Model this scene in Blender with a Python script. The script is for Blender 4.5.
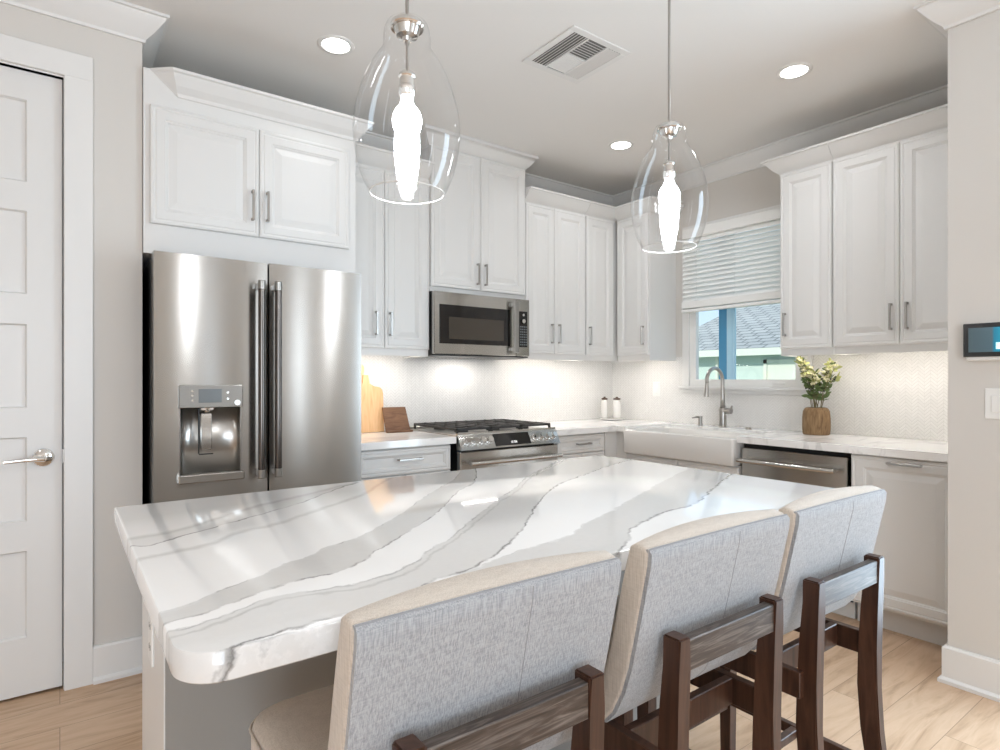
import bpy, bmesh, math, random
from mathutils import Vector, Matrix
random.seed(7)
for o in list(bpy.data.objects): bpy.data.objects.remove(o)
SC = bpy.context.scene
COL = SC.collection
R = math.radians

# ------------------------------------------------------------------ camera, world, exposure, room light
CAM_H = 1.25
cam_d = bpy.data.cameras.new('camera'); cam = bpy.data.objects.new('camera', cam_d); COL.objects.link(cam)
cam_d.sensor_fit = 'HORIZONTAL'; cam_d.sensor_width = 36; cam_d.lens = 597 / 1000 * 36
cam_d.shift_y = 0.004; cam_d.clip_start = 0.02
cam.location = (0, 0, CAM_H); cam.rotation_euler = (R(90), 0, R(-36.4))
SC.camera = cam
SC.view_settings.view_transform = 'Standard'; SC.view_settings.look = 'None'
SC.view_settings.gamma = 1.0; SC.view_settings.use_curve_mapping = False
SC.view_settings.exposure = 0.45
cy = SC.cycles
cy.use_denoising = True
try: cy.denoiser = 'OPENIMAGEDENOISE'
except Exception: pass
cy.max_bounces = 14; cy.diffuse_bounces = 8; cy.glossy_bounces = 6; cy.transmission_bounces = 8; cy.transparent_max_bounces = 16
cy.sample_clamp_indirect = 6.0
cy.caustics_reflective = False; cy.caustics_refractive = False

W = bpy.data.worlds.new('sky'); SC.world = W; W.use_nodes = True
bg = W.node_tree.nodes['Background']; bg.inputs[0].default_value = (0.56, 0.72, 0.95, 1); bg.inputs[1].default_value = 1.0

sun_d = bpy.data.lights.new('sun', 'SUN'); sun_d.energy = 2.6; sun_d.angle = R(1.0); sun_d.color = (1, 0.96, 0.9)
sun = bpy.data.objects.new('sun', sun_d); COL.objects.link(sun)
sun.rotation_euler = Vector((-0.80, 0.25, 0.46)).to_track_quat('Z', 'Y').to_euler()
CEIL = 2.80
WARM = (0.95, 0.995, 1.05)
def area(name, loc, size, power, color=WARM, rot=(0, 0, 0), shape='DISK', size_y=None, spread=None):
    l = bpy.data.lights.new(name, 'AREA'); l.shape = shape; l.size = size
    if size_y: l.size_y = size_y
    l.energy = power; l.color = color
    if spread: l.spread = spread
    o = bpy.data.objects.new(name, l); COL.objects.link(o); o.location = loc; o.rotation_euler = rot
    return o
# recessed lamps of the whole open-plan room (three are in the picture, the rest continue the grid)
DOWN_SEEN = [(1.031, 2.682), (2.992, 2.707), (2.974, 1.54)]
DOWN_REST = [(-1.0, 1.54), (-1.0, -0.6), (1.0, -0.6), (2.4, -0.6), (-1.0, -2.7), (1.0, -2.7), (2.4, -2.7), (-2.6, 0.4), (-2.6, -2.7)]
DOWN_W = 3.6
for x, y in DOWN_SEEN: area('recessed_lamp_light', (x, y, CEIL - 0.012), 0.13, DOWN_W * (.10 if x < 2 else .65), spread=R(80 if x < 2 else 150))
for x, y in DOWN_REST: area('recessed_lamp_light', (x, y, CEIL - 0.012), 0.13, DOWN_W * 1.1, spread=R(115))
# LED strips under the wall cabinets
STRIP = (1.0, 0.94, 0.88); STRIP_W = 2.3
for (x, y, lx, ly) in [(1.545, 3.335, 0.52, 0.02), (2.90, 3.335, 0.52, 0.02), (3.36, 3.335, 0.26, 0.02), (3.605, 3.07, 0.02, 0.24), (3.605, 1.40, 0.02, 0.92)]:
    L = max(lx, ly)
    area('under_cabinet_light', (x, y, 1.4105), lx, STRIP_W * L * (.5 if y < 2 else .9), STRIP, shape='RECTANGLE', size_y=ly)
# cooktop light under the microwave
area('cooktop_light', (2.235, 3.42, 1.392), 0.30, 1.1, STRIP, shape='RECTANGLE', size_y=0.04)
# daylight: area lamps added in the unseen openings, in place of sky light
SOUTH_Y = -4.6
OPEN_S = [(-3.3, -0.5), (2.10, 2.30)]     # unseen openings behind the camera (x0, x1), narrow one added for a refrigerator streak
for (x0, x1) in OPEN_S:
    p = area('daylight_stand_in', ((x0 + x1) / 2, SOUTH_Y + 0.02, 1.3), x1 - x0, (40 if x1 - x0 > 1 else 16) * (x1 - x0), (0.80, 0.90, 1.0), rot=(R(90), 0, 0), shape='RECTANGLE', size_y=2.2)

OPEN_STREAK = (-3.25, -2.85)                                # unseen narrow opening, added to reflect as a streak in the refrigerator
OPEN_E2 = (-0.15, 0.55)                                # wide glazed door in the near right wall
area('daylight_stand_in', (2.95 - 0.02, sum(OPEN_E2) / 2, 1.3), 0.70, 37, (0.66, 0.84, 1.0), rot=(R(90), 0, R(90)), shape='RECTANGLE', size_y=2.2)
area('daylight_stand_in', (2.95 - 0.02, sum(OPEN_STREAK) / 2, 1.3), 0.40, 22, (0.80, 0.90, 1.0), rot=(R(90), 0, R(90)), shape='RECTANGLE', size_y=2.2)

# ------------------------------------------------------------------ materials
def mat(name, col, rough=0.5, metal=0.0, **kw):
    m = bpy.data.materials.new(name); m.use_nodes = True
    b = m.node_tree.nodes['Principled BSDF']
    b.inputs['Base Color'].default_value = (*col, 1); b.inputs['Roughness'].default_value = rough; b.inputs['Metallic'].default_value = metal
    for k, v in kw.items():
        b.inputs[k.replace('_', ' ')].default_value = v
    return m
def NT(m): return m.node_tree.nodes, m.node_tree.links, m.node_tree.nodes['Principled BSDF']
def texco(m, kind='Object', scale=(1, 1, 1), rot=(0, 0, 0)):
    n, l, b = NT(m)
    t = n.new('ShaderNodeTexCoord'); mp = n.new('ShaderNodeMapping')
    mp.inputs['Scale'].default_value = scale; mp.inputs['Rotation'].default_value = rot
    l.new(t.outputs[kind], mp.inputs['Vector']); return mp.outputs[0]
def noise(m, vec, scale, detail=4, rough=0.5, dist=0.0):
    n, l, b = NT(m)
    t = n.new('ShaderNodeTexNoise'); t.inputs['Scale'].default_value = scale; t.inputs['Detail'].default_value = detail
    t.inputs['Roughness'].default_value = rough; t.inputs['Distortion'].default_value = dist
    l.new(vec, t.inputs['Vector']); return t.outputs['Fac']
def ramp(m, fac, stops):
    n, l, b = NT(m)
    r = n.new('ShaderNodeValToRGB'); e = r.color_ramp.elements
    e[0].position, e[0].color = stops[0][0], (*stops[0][1], 1)
    e[1].position, e[1].color = stops[-1][0], (*stops[-1][1], 1)
    for p, c in stops[1:-1]:
        q = e.new(p); q.color = (*c, 1)
    l.new(fac, r.inputs[0]); return r.outputs[0]
def math_(m, op, a, b_=None, clamp=False):
    n, l, _ = NT(m)
    q = n.new('ShaderNodeMath'); q.operation = op; q.use_clamp = clamp
    for i, v in enumerate((a, b_)):
        if v is None: continue
        if isinstance(v, (int, float)): q.inputs[i].default_value = v
        else: l.new(v, q.inputs[i])
    return q.outputs[0]
def bump(m, h, strength=0.2, dist=0.002):
    n, l, b = NT(m)
    q = n.new('ShaderNodeBump'); q.inputs['Strength'].default_value = strength; q.inputs['Distance'].default_value = dist
    l.new(h, q.inputs['Height']); l.new(q.outputs[0], b.inputs['Normal'])
def mixc(m, fac, a, b_):
    n, l, _ = NT(m)
    q = n.new('ShaderNodeMix'); q.data_type = 'RGBA'
    for i, v in ((0, fac), (6, a), (7, b_)):
        if isinstance(v, (int, float)): q.inputs[i].default_value = v
        elif isinstance(v, tuple): q.inputs[i].default_value = (*v, 1)
        else: l.new(v, q.inputs[i])
    return q.outputs[2]
def setc(m, sock):
    n, l, b = NT(m); l.new(sock, b.inputs['Base Color'])

def paint(name, col, rough):
    m = mat(name, col, rough)
    v = texco(m); f = noise(m, v, 90, 3)
    bump(m, f, 0.05, 0.001)
    f2 = noise(m, v, 1.3, 2)
    setc(m, mixc(m, math_(m, 'MULTIPLY', f2, 0.05), tuple(col), tuple(c * 0.8 for c in col)))
    return m
M = {}
M['wall'] = paint('greige_wall_paint', (0.64, 0.615, 0.58), 0.75)
M['ceiling'] = paint('ceiling_paint', (0.80, 0.79, 0.77), 0.85)
M['trim'] = paint('white_trim_paint', (0.75, 0.745, 0.73), 0.42)
M['cab'] = paint('cabinet_white_paint', (0.72, 0.715, 0.70), 0.38)
M['door'] = paint('door_white_paint', (0.72, 0.715, 0.70), 0.42)
M['island'] = paint('island_shaded_grey', (0.30, 0.29, 0.27), 0.5)  # grey paint, darkened further for the shade below the counter overhang
M['toe'] = paint('toe_kick_grey', (0.64, 0.63, 0.61), 0.6)
M['black'] = mat('black_plastic', (0.008, 0.008, 0.008), 0.35)
M['gap'] = mat('dark_recess', (0.01, 0.01, 0.01), 0.8)
M['iron'] = mat('cast_iron', (0.035, 0.032, 0.03), 0.55)
M['darkglass'] = mat('dark_glass', (0.012, 0.010, 0.009), 0.06)
M['ovenwin'] = mat('microwave_window', (0.055, 0.045, 0.035), 0.12)
M['plastic'] = mat('white_plastic', (0.80, 0.80, 0.78), 0.4)
M['ceramic'] = mat('white_ceramic', (0.72, 0.705, 0.68), 0.12)
M['darklid'] = mat('dark_wood_lid', (0.10, 0.06, 0.04), 0.5)
M['chrome'] = mat('polished_chrome', (0.75, 0.74, 0.72), 0.10, 1.0)
M['nickel'] = mat('satin_nickel', (0.42, 0.40, 0.375), 0.28, 1.0)
M['bar'] = mat('brushed_bar', (0.62, 0.60, 0.57), 0.22, 1.0)
M['darkbar'] = mat('dark_brushed_bar', (0.13, 0.115, 0.105), 0.22, 1.0)
M['greymetal'] = mat('dispenser_grey', (0.33, 0.32, 0.30), 0.3, 0.9)
M['recess'] = mat('recess_steel', (0.42, 0.40, 0.37), 0.16, 1.0)
M['text'] = mat('white_display_glyphs', (0.8, 0.8, 0.8), 0.5, Emission_Color=(1, 1, 1, 1), Emission_Strength=0.8)
M['lcd'] = mat('grey_lcd', (0.18, 0.20, 0.21), 0.15)

def steel(name, col, rough, aniso=0.8, grain='h'):
    m = mat(name, col, rough, 1.0)
    n, l, b = NT(m)
    b.inputs['Anisotropic'].default_value = aniso; b.inputs['Anisotropic Rotation'].default_value = 0.25
    t = n.new('ShaderNodeTangent'); t.direction_type = 'RADIAL'; t.axis = 'Z'
    l.new(t.outputs[0], b.inputs['Tangent'])
    sc = (1.2, 1.2, 260) if grain == 'h' else (260, 260, 1.2)
    f = noise(m, texco(m, scale=sc), 2, 3)
    q = n.new('ShaderNodeMapRange'); q.inputs[3].default_value = rough * 0.99; q.inputs[4].default_value = rough * 1.01
    l.new(f, q.inputs[0]); l.new(q.outputs[0], b.inputs['Roughness'])
    return m
M['steel'] = steel('brushed_stainless', (0.47, 0.455, 0.43), 0.24, 0.94)
M['steel2'] = steel('brushed_stainless_dark', (0.50, 0.485, 0.46), 0.28, 0.6)

# clear thin glass: transparent with a fresnel reflection
def thin_glass(name, tint, ior=1.5, boost=1.0):
    m = bpy.data.materials.new(name); m.use_nodes = True
    n, l = m.node_tree.nodes, m.node_tree.links
    n.remove(n['Principled BSDF']); out = n['Material Output']
    tr = n.new('ShaderNodeBsdfTransparent'); tr.inputs[0].default_value = (*tint, 1)
    gl = n.new('ShaderNodeBsdfGlossy'); gl.inputs['Roughness'].default_value = 0.01
    fr = n.new('ShaderNodeLayerWeight'); fr.inputs[0].default_value = 0.5     # Schlick reflectance of a thin sheet: 0.05 + 0.85 * facing^4
    pw = n.new('ShaderNodeMath'); pw.operation = 'POWER'; pw.inputs[1].default_value = ior * 2.6
    m2 = n.new('ShaderNodeMath'); m2.operation = 'MULTIPLY'; m2.inputs[1].default_value = 0.80 * boost
    mu = n.new('ShaderNodeMath'); mu.operation = 'ADD'; mu.inputs[1].default_value = 0.045; mu.use_clamp = True
    mx = n.new('ShaderNodeMixShader')
    l.new(fr.outputs['Facing'], pw.inputs[0]); l.new(pw.outputs[0], m2.inputs[0]); l.new(m2.outputs[0], mu.inputs[0]); l.new(mu.outputs[0], mx.inputs[0]); l.new(tr.outputs[0], mx.inputs[1]); l.new(gl.outputs[0], mx.inputs[2])
    l.new(mx.outputs[0], out.inputs[0]); return m
M['glass'] = thin_glass('clear_shade_glass', (0.985, 0.985, 0.985), 1.5, 1.0)
M['pane'] = thin_glass('window_pane_glass', (0.97, 0.99, 0.98), 1.45, 1.0)

def emit(name, col, s):
    m = mat(name, (0.8, 0.8, 0.8), 0.5, Emission_Color=(*col, 1), Emission_Strength=s); return m
M['lens'] = emit('lit_downlight_lens', (1, 0.97, 0.92), 9.0)
M['bulb_and_ghost'] = emit('lit_bulb', (.95, .995, 1.05), 31.0)
M['led'] = emit('lit_led_strip', (1, 0.92, 0.82), 6.0)

# floor planks
def floor_mat():
    m = mat('oak_plank_floor', (0.6, 0.45, 0.33), 0.42)
    n, l, b = NT(m)
    v = texco(m)
    br = n.new('ShaderNodeTexBrick')
    br.inputs['Scale'].default_value = 1.0; br.inputs['Brick Width'].default_value = 1.25; br.inputs['Row Height'].default_value = 0.19
    br.inputs['Mortar Size'].default_value = 0.0012; br.inputs['Mortar Smooth'].default_value = 0.1; br.offset = 0.37; br.inputs['Bias'].default_value = 0.0
    br.inputs['Color1'].default_value = (0.0, 0.0, 0.0, 1); br.inputs['Color2'].default_value = (1, 1, 1, 1); br.inputs['Mortar'].default_value = (0.5, 0.5, 0.5, 1)
    l.new(v, br.inputs['Vector'])
    # per-plank offset of the grain
    mp = n.new('ShaderNodeMapping'); mp.inputs['Scale'].default_value = (1.4, 9, 1)
    ad = n.new('ShaderNodeVectorMath'); ad.operation = 'ADD'
    sc = n.new('ShaderNodeVectorMath'); sc.operation = 'SCALE'; sc.inputs['Scale'].default_value = 7.0
    l.new(br.outputs['Color'], sc.inputs[0]); l.new(v, ad.inputs[0]); l.new(sc.outputs[0], ad.inputs[1]); l.new(ad.outputs[0], mp.inputs['Vector'])
    g = noise(m, mp.outputs[0], 1.6, 5, 0.55, 1.6)
    g2 = noise(m, mp.outputs[0], 9, 4, 0.6, 0.4)
    c = ramp(m, g, [(0.28, (0.34, 0.21, 0.12)), (0.45, (0.53, 0.355, 0.225)), (0.60, (0.62, 0.44, 0.30)), (0.78, (0.47, 0.31, 0.19))])
    c = mixc(m, math_(m, 'MULTIPLY', g2, 0.30), c, (0.48, 0.34, 0.23))
    tone = math_(m, 'MULTIPLY', br.outputs['Color'], 0.22)
    c = mixc(m, tone, c, (0.68, 0.50, 0.36))
    c = mixc(m, br.outputs['Fac'], c, (0.30, 0.20, 0.13))
    setc(m, c); bump(m, g2, 0.06, 0.001); return m
M['floor'] = floor_mat()

# quartz with long flowing grey bands; every band is bounded by two drawn curves y(x) in the slab's own plane
VE = {
 'v1': [(-.1,1.46),(.115,1.473),(.175,1.479),(.261,1.526),(.369,1.616),(.458,1.672),(.555,1.721),(.72,1.81),(.9,1.9)],
 'v2': [(-.1,1.42),(.112,1.413),(.143,1.39),(.185,1.415),(.258,1.46),(.346,1.513),(.416,1.553),(.524,1.624),(.695,1.774),(.788,1.839),(.95,1.95)],
 'v3': [(-.1,1.29),(.114,1.293),(.196,1.313),(.246,1.329),(.318,1.394),(.393,1.417),(.493,1.482),(.575,1.538),(.715,1.64),(.825,1.766),(.95,1.9)],
 'b4u': [(-.1,.96),(.113,.981),(.147,.985),(.188,1.015),(.256,1.051),(.318,1.095),(.382,1.126),(.426,1.161),(.504,1.196),(.589,1.261),(.676,1.334),(.805,1.466),(.916,1.57),(1.04,1.677),(1.164,1.822),(1.22,1.9)],
 'b4l': [(-.1,.91),(.112,.93),(.161,.942),(.237,.974),(.289,.997),(.34,1.002),(.395,1.007),(.46,1.045),(.512,1.097),(.582,1.148),(.672,1.223),(.744,1.284),(.835,1.378),(.975,1.526),(1.062,1.591),(1.21,1.788),(1.28,1.9)],
 'b5u': [(-.1,.88),(.109,.901),(.15,.903),(.197,.92),(.244,.943),(.305,.945),(.333,.935),(.415,.928),(.482,.95),(.535,.982),(.589,1.032),(.664,1.078),(.717,1.122),(.791,1.185),(.887,1.263),(1.0,1.357),(1.077,1.411),(1.3,1.60),(1.6,1.80),(1.75,1.9)],
 'b5l': [(-.1,.73),(.12,.775),(.165,.795),(.195,.806),(.233,.811),(.275,.815),(.316,.817),(.42,.828),(.517,.871),(.569,.878),(.637,.907),(.696,.944),(.735,.969),(.839,1.054),(.928,1.135),(1.143,1.324),(1.271,1.414),(1.5,1.52),(1.8,1.64),(2.0,1.70)],
 'b6u': [(.3,.80),(.595,.88),(.696,.911),(.782,.925),(.875,.942),(.978,.998),(1.119,1.049),(1.235,1.10),(1.5,1.22),(2.0,1.42)],
 'b6l': [(.6,.72),(.891,.809),(.954,.844),(1.006,.887),(1.101,.931),(1.202,.96),(1.359,.98),(1.6,1.08),(2.0,1.25)],
}
def quartz(name, curves=True):
    m = mat(name, (0.80, 0.79, 0.78), 0.07)
    n, l, b = NT(m)
    b.inputs['Specular IOR Level'].default_value = 0.55
    v = texco(m)
    sx = n.new('ShaderNodeSeparateXYZ'); l.new(v, sx.inputs[0])
    X, Y = sx.outputs[0], sx.outputs[1]
    f1 = noise(m, v, 22, 5, 0.6); f2 = noise(m, v, 5, 3, 0.5); fs = noise(m, v, 60, 4, 0.7); fd = noise(m, v, 12, 3, 0.6)
    base = mixc(m, math_(m, 'MULTIPLY', f2, 0.25), (0.90, 0.895, 0.885), (0.85, 0.845, 0.835))
    GREY = mixc(m, fs, (0.62, 0.61, 0.59), (0.54, 0.53, 0.515)); DARK = (0.13, 0.125, 0.12)
    if curves:
        jit = math_(m, 'MULTIPLY', math_(m, 'SUBTRACT', f1, 0.5), 0.035)
        Yj = math_(m, 'ADD', Y, jit)
        nx = math_(m, 'MULTIPLY', math_(m, 'ADD', X, 0.1), 1 / 2.1)
        D = {}
        for k, pts in VE.items():
            fc = n.new('ShaderNodeFloatCurve'); cu = fc.mapping.curves[0]
            P = [((x + .1) / 2.1, y / 2.0) for x, y in pts]
            cu.points[0].location = P[0]; cu.points[1].location = P[-1]
            for p in P[1:-1]: cu.points.new(*p)
            for p in cu.points: p.handle_type = 'AUTO'
            fc.mapping.extend = 'HORIZONTAL'; fc.mapping.update()
            l.new(nx, fc.inputs['Value'])
            D[k] = math_(m, 'SUBTRACT', Yj, math_(m, 'MULTIPLY', fc.outputs[0], 2.0))      # >0 beyond the curve
        def step(d, w): return math_(m, 'MULTIPLY', math_(m, 'ADD', math_(m, 'MULTIPLY', d, 1 / w), 0.5), 1.0, True)
        def near(d, w): return math_(m, 'SUBTRACT', 1.0, math_(m, 'MULTIPLY', math_(m, 'ABSOLUTE', d), 1 / w), True)
        c = base
        def band(lo, hi, s, c):
            k = math_(m, 'MULTIPLY', step(D[lo], 0.008), math_(m, 'SUBTRACT', 1.0, step(D[hi], 0.010)), True)
            return mixc(m, math_(m, 'MULTIPLY', k, s), c, GREY)
        def line(k, w, s, c, gate=0.42):
            g = math_(m, 'MULTIPLY', math_(m, 'SUBTRACT', fd, gate), 7.0, True)
            return mixc(m, math_(m, 'MULTIPLY', math_(m, 'MULTIPLY', near(D[k], w), math_(m, 'ADD', math_(m, 'MULTIPLY', g, 0.75), 0.25), True), s), c, DARK)
        c = band('b4l', 'b4u', 0.75, c); c = band('b5l', 'b5u', 0.62, c); c = band('b6l', 'b6u', 0.7, c)
        c = mixc(m, math_(m, 'MULTIPLY', near(D['v1'], 0.022), 0.62, True), c, GREY)
        c = band('v2', 'v1', 0.25, c)
        c = mixc(m, math_(m, 'MULTIPLY', near(D['v3'], 0.020), 0.62, True), c, GREY)
        # pale streaks inside the bands
        c = line('v2', 0.0055, 0.75, c, 0.36)
        c = line('b4l', 0.005, 0.8, c); c = line('b4u', 0.004, 0.55, c, 0.47)
        c = line('b5l', 0.0055, 0.85, c, 0.40); c = line('b5u', 0.005, 0.55, c, 0.42)
        c = line('b6l', 0.006, 0.8, c, 0.38); c = line('b6u', 0.003, 0.35, c, 0.5)
        d2 = math_(m, 'ADD', D['b5u'], 0.020)
        c = mixc(m, math_(m, 'MULTIPLY', near(d2, 0.007), math_(m, 'MULTIPLY', fd, 0.9), True), c, (0.36, 0.355, 0.34))
    else:
        mp = n.new('ShaderNodeMapping'); mp.inputs['Rotation'].default_value = (0, 0, R(35)); mp.inputs['Scale'].default_value = (0.7, 2.6, 1)
        l.new(v, mp.inputs['Vector'])
        g = noise(m, mp.outputs[0], 2.2, 4, 0.55, 0.8)
        k = ramp(m, g, [(0.50, (0, 0, 0)), (0.54, (1, 1, 1)), (0.62, (0, 0, 0))])
        c = mixc(m, math_(m, 'MULTIPLY', k, 0.35), base, (0.42, 0.415, 0.41))
    setc(m, c); return m
M['quartz'] = quartz('island_quartz', True)
M['quartz2'] = quartz('counter_quartz', False)

def backsplash_mat():
    m = mat('chevron_mosaic', (0.80, 0.79, 0.77), 0.25)
    n, l, b = NT(m)
    v = texco(m); sx = n.new('ShaderNodeSeparateXYZ'); l.new(v, sx.inputs[0])
    s = math_(m, 'SUBTRACT', sx.outputs[0], sx.outputs[1])
    p = 0.060
    sp = math_(m, 'MULTIPLY', s, 1 / p)
    fr = math_(m, 'FRACT', sp)
    tri = math_(m, 'MULTIPLY', math_(m, 'ABSOLUTE', math_(m, 'SUBTRACT', fr, 0.5)), p)
    t = math_(m, 'MULTIPLY', math_(m, 'ADD', sx.outputs[2], tri), 1 / 0.020)
    ft = math_(m, 'FRACT', t)
    e1 = math_(m, 'MULTIPLY', math_(m, 'ABSOLUTE', math_(m, 'SUBTRACT', ft, 0.5)), 2.0)          # 1 at grout
    e2 = math_(m, 'ABSOLUTE', math_(m, 'SUBTRACT', math_(m, 'MULTIPLY', math_(m, 'ABSOLUTE', math_(m, 'SUBTRACT', fr, 0.5)), 4.0), 1.0))
    g1 = math_(m, 'MULTIPLY', math_(m, 'SUBTRACT', e1, 0.74), 5.0, True)
    g2 = math_(m, 'MULTIPLY', math_(m, 'SUBTRACT', e2, 0.90), 9.0, True)
    g = math_(m, 'MAXIMUM', g1, g2)
    cell = n.new('ShaderNodeTexWhiteNoise'); cell.noise_dimensions = '2D'
    cb = n.new('ShaderNodeCombineXYZ'); l.new(math_(m, 'FLOOR', math_(m, 'MULTIPLY', sp, 2.0)), cb.inputs[0]); l.new(math_(m, 'FLOOR', t), cb.inputs[1])
    l.new(cb.outputs[0], cell.inputs['Vector'])
    c = mixc(m, math_(m, 'MULTIPLY', cell.outputs[0], 0.35), (0.80, 0.79, 0.77), (0.70, 0.69, 0.67))
    c = mixc(m, math_(m, 'MULTIPLY', g, 0.7), c, (0.58, 0.57, 0.55))
    setc(m, c)
    bump(m, math_(m, 'SUBTRACT', 1.0, g), 0.6, 0.002)
    return m
M['splash'] = backsplash_mat()

def wood(name, c0, c1, c2, rough=0.5, stretch=(12, 12, 1.2), sc=3.0):
    m = mat(name, c1, rough)
    v = texco(m, scale=stretch)
    g = noise(m, v, sc, 5, 0.6, 1.2)
    setc(m, ramp(m, g, [(0.3, c0), (0.5, c1), (0.72, c2)])); bump(m, g, 0.12, 0.001); return m
M['stoolwood'] = wood('walnut_stained_wood', (0.028, 0.010, 0.005), (0.058, 0.024, 0.013), (0.095, 0.044, 0.026), 0.40)
M['stoolrail'] = wood('glare_streaked_rail_wood', (0.022, 0.014, 0.010), (0.060, 0.042, 0.032), (0.19, 0.16, 0.14), 0.45, (1.5, 22, 22), 5.0)  # pale streaks paint the glare on the rail into the brown wood
M['board'] = wood('pale_maple', (0.62, 0.36, 0.17), (0.72, 0.44, 0.22), (0.78, 0.50, 0.27), 0.5)
M['board2'] = wood('yellow_maple', (0.70, 0.50, 0.24), (0.78, 0.58, 0.30), (0.80, 0.62, 0.34), 0.5)
M['boxwood'] = wood('brown_acacia', (0.10, 0.045, 0.02), (0.165, 0.08, 0.04), (0.23, 0.12, 0.06), 0.5, (2, 2, 14))
M['seagrass'] = wood('bark_vase', (0.10, 0.055, 0.025), (0.20, 0.12, 0.055), (0.29, 0.19, 0.10), 0.85, (30, 30, 5), 2.0)

def fabric(name, c0, c1):
    m = mat(name, c0, 0.92)
    n, l, b = NT(m)
    b.inputs['Sheen Weight'].default_value = 0.25
    a = noise(m, texco(m, scale=(500, 500, 24)), 1.0, 2, 0.7)
    c = noise(m, texco(m, scale=(40, 40, 500)), 1.0, 2, 0.7)
    f = math_(m, 'ADD', math_(m, 'MULTIPLY', a, 0.72), math_(m, 'MULTIPLY', c, 0.28))
    setc(m, ramp(m, f, [(0.36, c1), (0.60, c0)])); bump(m, f, 0.35, 0.002)
    return m
M['linen'] = fabric('grey_linen', (0.40, 0.405, 0.415), (0.24, 0.245, 0.255))
M['beige'] = fabric('beige_linen', (0.60, 0.53, 0.455), (0.46, 0.395, 0.33))
M['seam'] = mat('seam_thread', (0.28, 0.28, 0.29), 0.9)
M['leaf'] = mat('leaf_green', (0.10, 0.15, 0.045), 0.6)
M['leaf2'] = mat('leaf_olive', (0.42, 0.44, 0.17), 0.6)
M['bloom'] = mat('cream_bloom', (0.78, 0.74, 0.50), 0.7)
M['berry'] = mat('dark_berry', (0.03, 0.025, 0.03), 0.4)
M['stem'] = mat('stem_brown', (0.16, 0.13, 0.06), 0.7)

# ------------------------------------------------------------------ mesh helpers
def link(name, bm, m=None, parent=None, smooth=False, autos=None):
    me = bpy.data.meshes.new(name); bmesh.ops.recalc_face_normals(bm, faces=bm.faces); bm.to_mesh(me); bm.free()
    o = bpy.data.objects.new(name, me); COL.objects.link(o)
    if m is not None:
        for mm in (m if isinstance(m, (list, tuple)) else [m]): me.materials.append(mm)
    if smooth or autos:
        for p in me.polygons: p.use_smooth = True
    if autos:
        me.set_sharp_from_angle(angle=R(autos))
    if parent: o.parent = parent
    return o
def tag(o, label, cat, group=None, kind=None):
    if label: o['label'] = label
    if cat: o['category'] = cat
    if group: o['group'] = group
    if kind: o['kind'] = kind
    return o
def thing(name, label, cat, loc=(0, 0, 0), rz=0.0, group=None):
    o = bpy.data.objects.new(name, None); COL.objects.link(o); o.empty_display_size = 0.1
    o.location = loc; o.rotation_euler = (0, 0, rz)
    return tag(o, label, cat, group)
def box(bm, x0, x1, y0, y1, z0, z1, bev=0.0, seg=1):
    r = bmesh.ops.create_cube(bm, size=1.0)
    for v in r['verts']:
        v.co = Vector(((x0 + x1) / 2 + v.co.x * (x1 - x0), (y0 + y1) / 2 + v.co.y * (y1 - y0), (z0 + z1) / 2 + v.co.z * (z1 - z0)))
    if bev > 0:
        es = list({e for v in r['verts'] for e in v.link_edges})
        bmesh.ops.bevel(bm, geom=es, offset=bev, segments=seg, profile=0.7, affect='EDGES')
def B(*boxes, bev=0.0, seg=1):
    bm = bmesh.new()
    for b in boxes: box(bm, *b, bev=bev, seg=seg)
    return bm
def cyl(bm, p0, p1, r0, r1=None, n=20, caps=True):
    p0, p1 = Vector(p0), Vector(p1); d = p1 - p0
    q = d.to_track_quat('Z', 'Y').to_matrix().to_4x4()
    bmesh.ops.create_cone(bm, cap_ends=caps, segments=n, radius1=r0, radius2=r0 if r1 is None else r1, depth=d.length, matrix=Matrix.Translation((p0 + p1) / 2) @ q)
def lathe(bm, prof, c=(0, 0), n=48, close=False):
    rings = []
    for r, z in prof:
        if r < 1e-6: rings.append([bm.verts.new((c[0], c[1], z))])
        else: rings.append([bm.verts.new((c[0] + r * math.cos(2 * math.pi * i / n), c[1] + r * math.sin(2 * math.pi * i / n), z)) for i in range(n)])
    for a, b in zip(rings[:-1], rings[1:]):
        for i in range(n):
            j = (i + 1) % n
            f = [a[i % len(a)], a[j % len(a)], b[j % len(b)], b[i % len(b)]]
            u = []
            for v in f:
                if v not in u: u.append(v)
            if len(u) > 2: bm.faces.new(u)
def tube(bm, pts, radii, n=14, caps=True):
    pts = [Vector(p) for p in pts]
    if isinstance(radii, (int, float)): radii = [radii] * len(pts)
    rings = []; prev = None
    for i, p in enumerate(pts):
        t = (pts[min(i + 1, len(pts) - 1)] - pts[max(i - 1, 0)]).normalized()
        if prev is None:
            a = Vector((0, 0, 1)) if abs(t.z) < 0.9 else Vector((1, 0, 0)); u = t.cross(a).normalized()
        else: u = (prev - t * prev.dot(t)).normalized()
        w = t.cross(u); prev = u
        rings.append([bm.verts.new(p + (u * math.cos(2 * math.pi * k / n) + w * math.sin(2 * math.pi * k / n)) * radii[i]) for k in range(n)])
    for a, b in zip(rings[:-1], rings[1:]):
        for k in range(n): bm.faces.new([a[k], a[(k + 1) % n], b[(k + 1) % n], b[k]])
    if caps: bm.faces.new(rings[0]); bm.faces.new(rings[-1])
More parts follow.
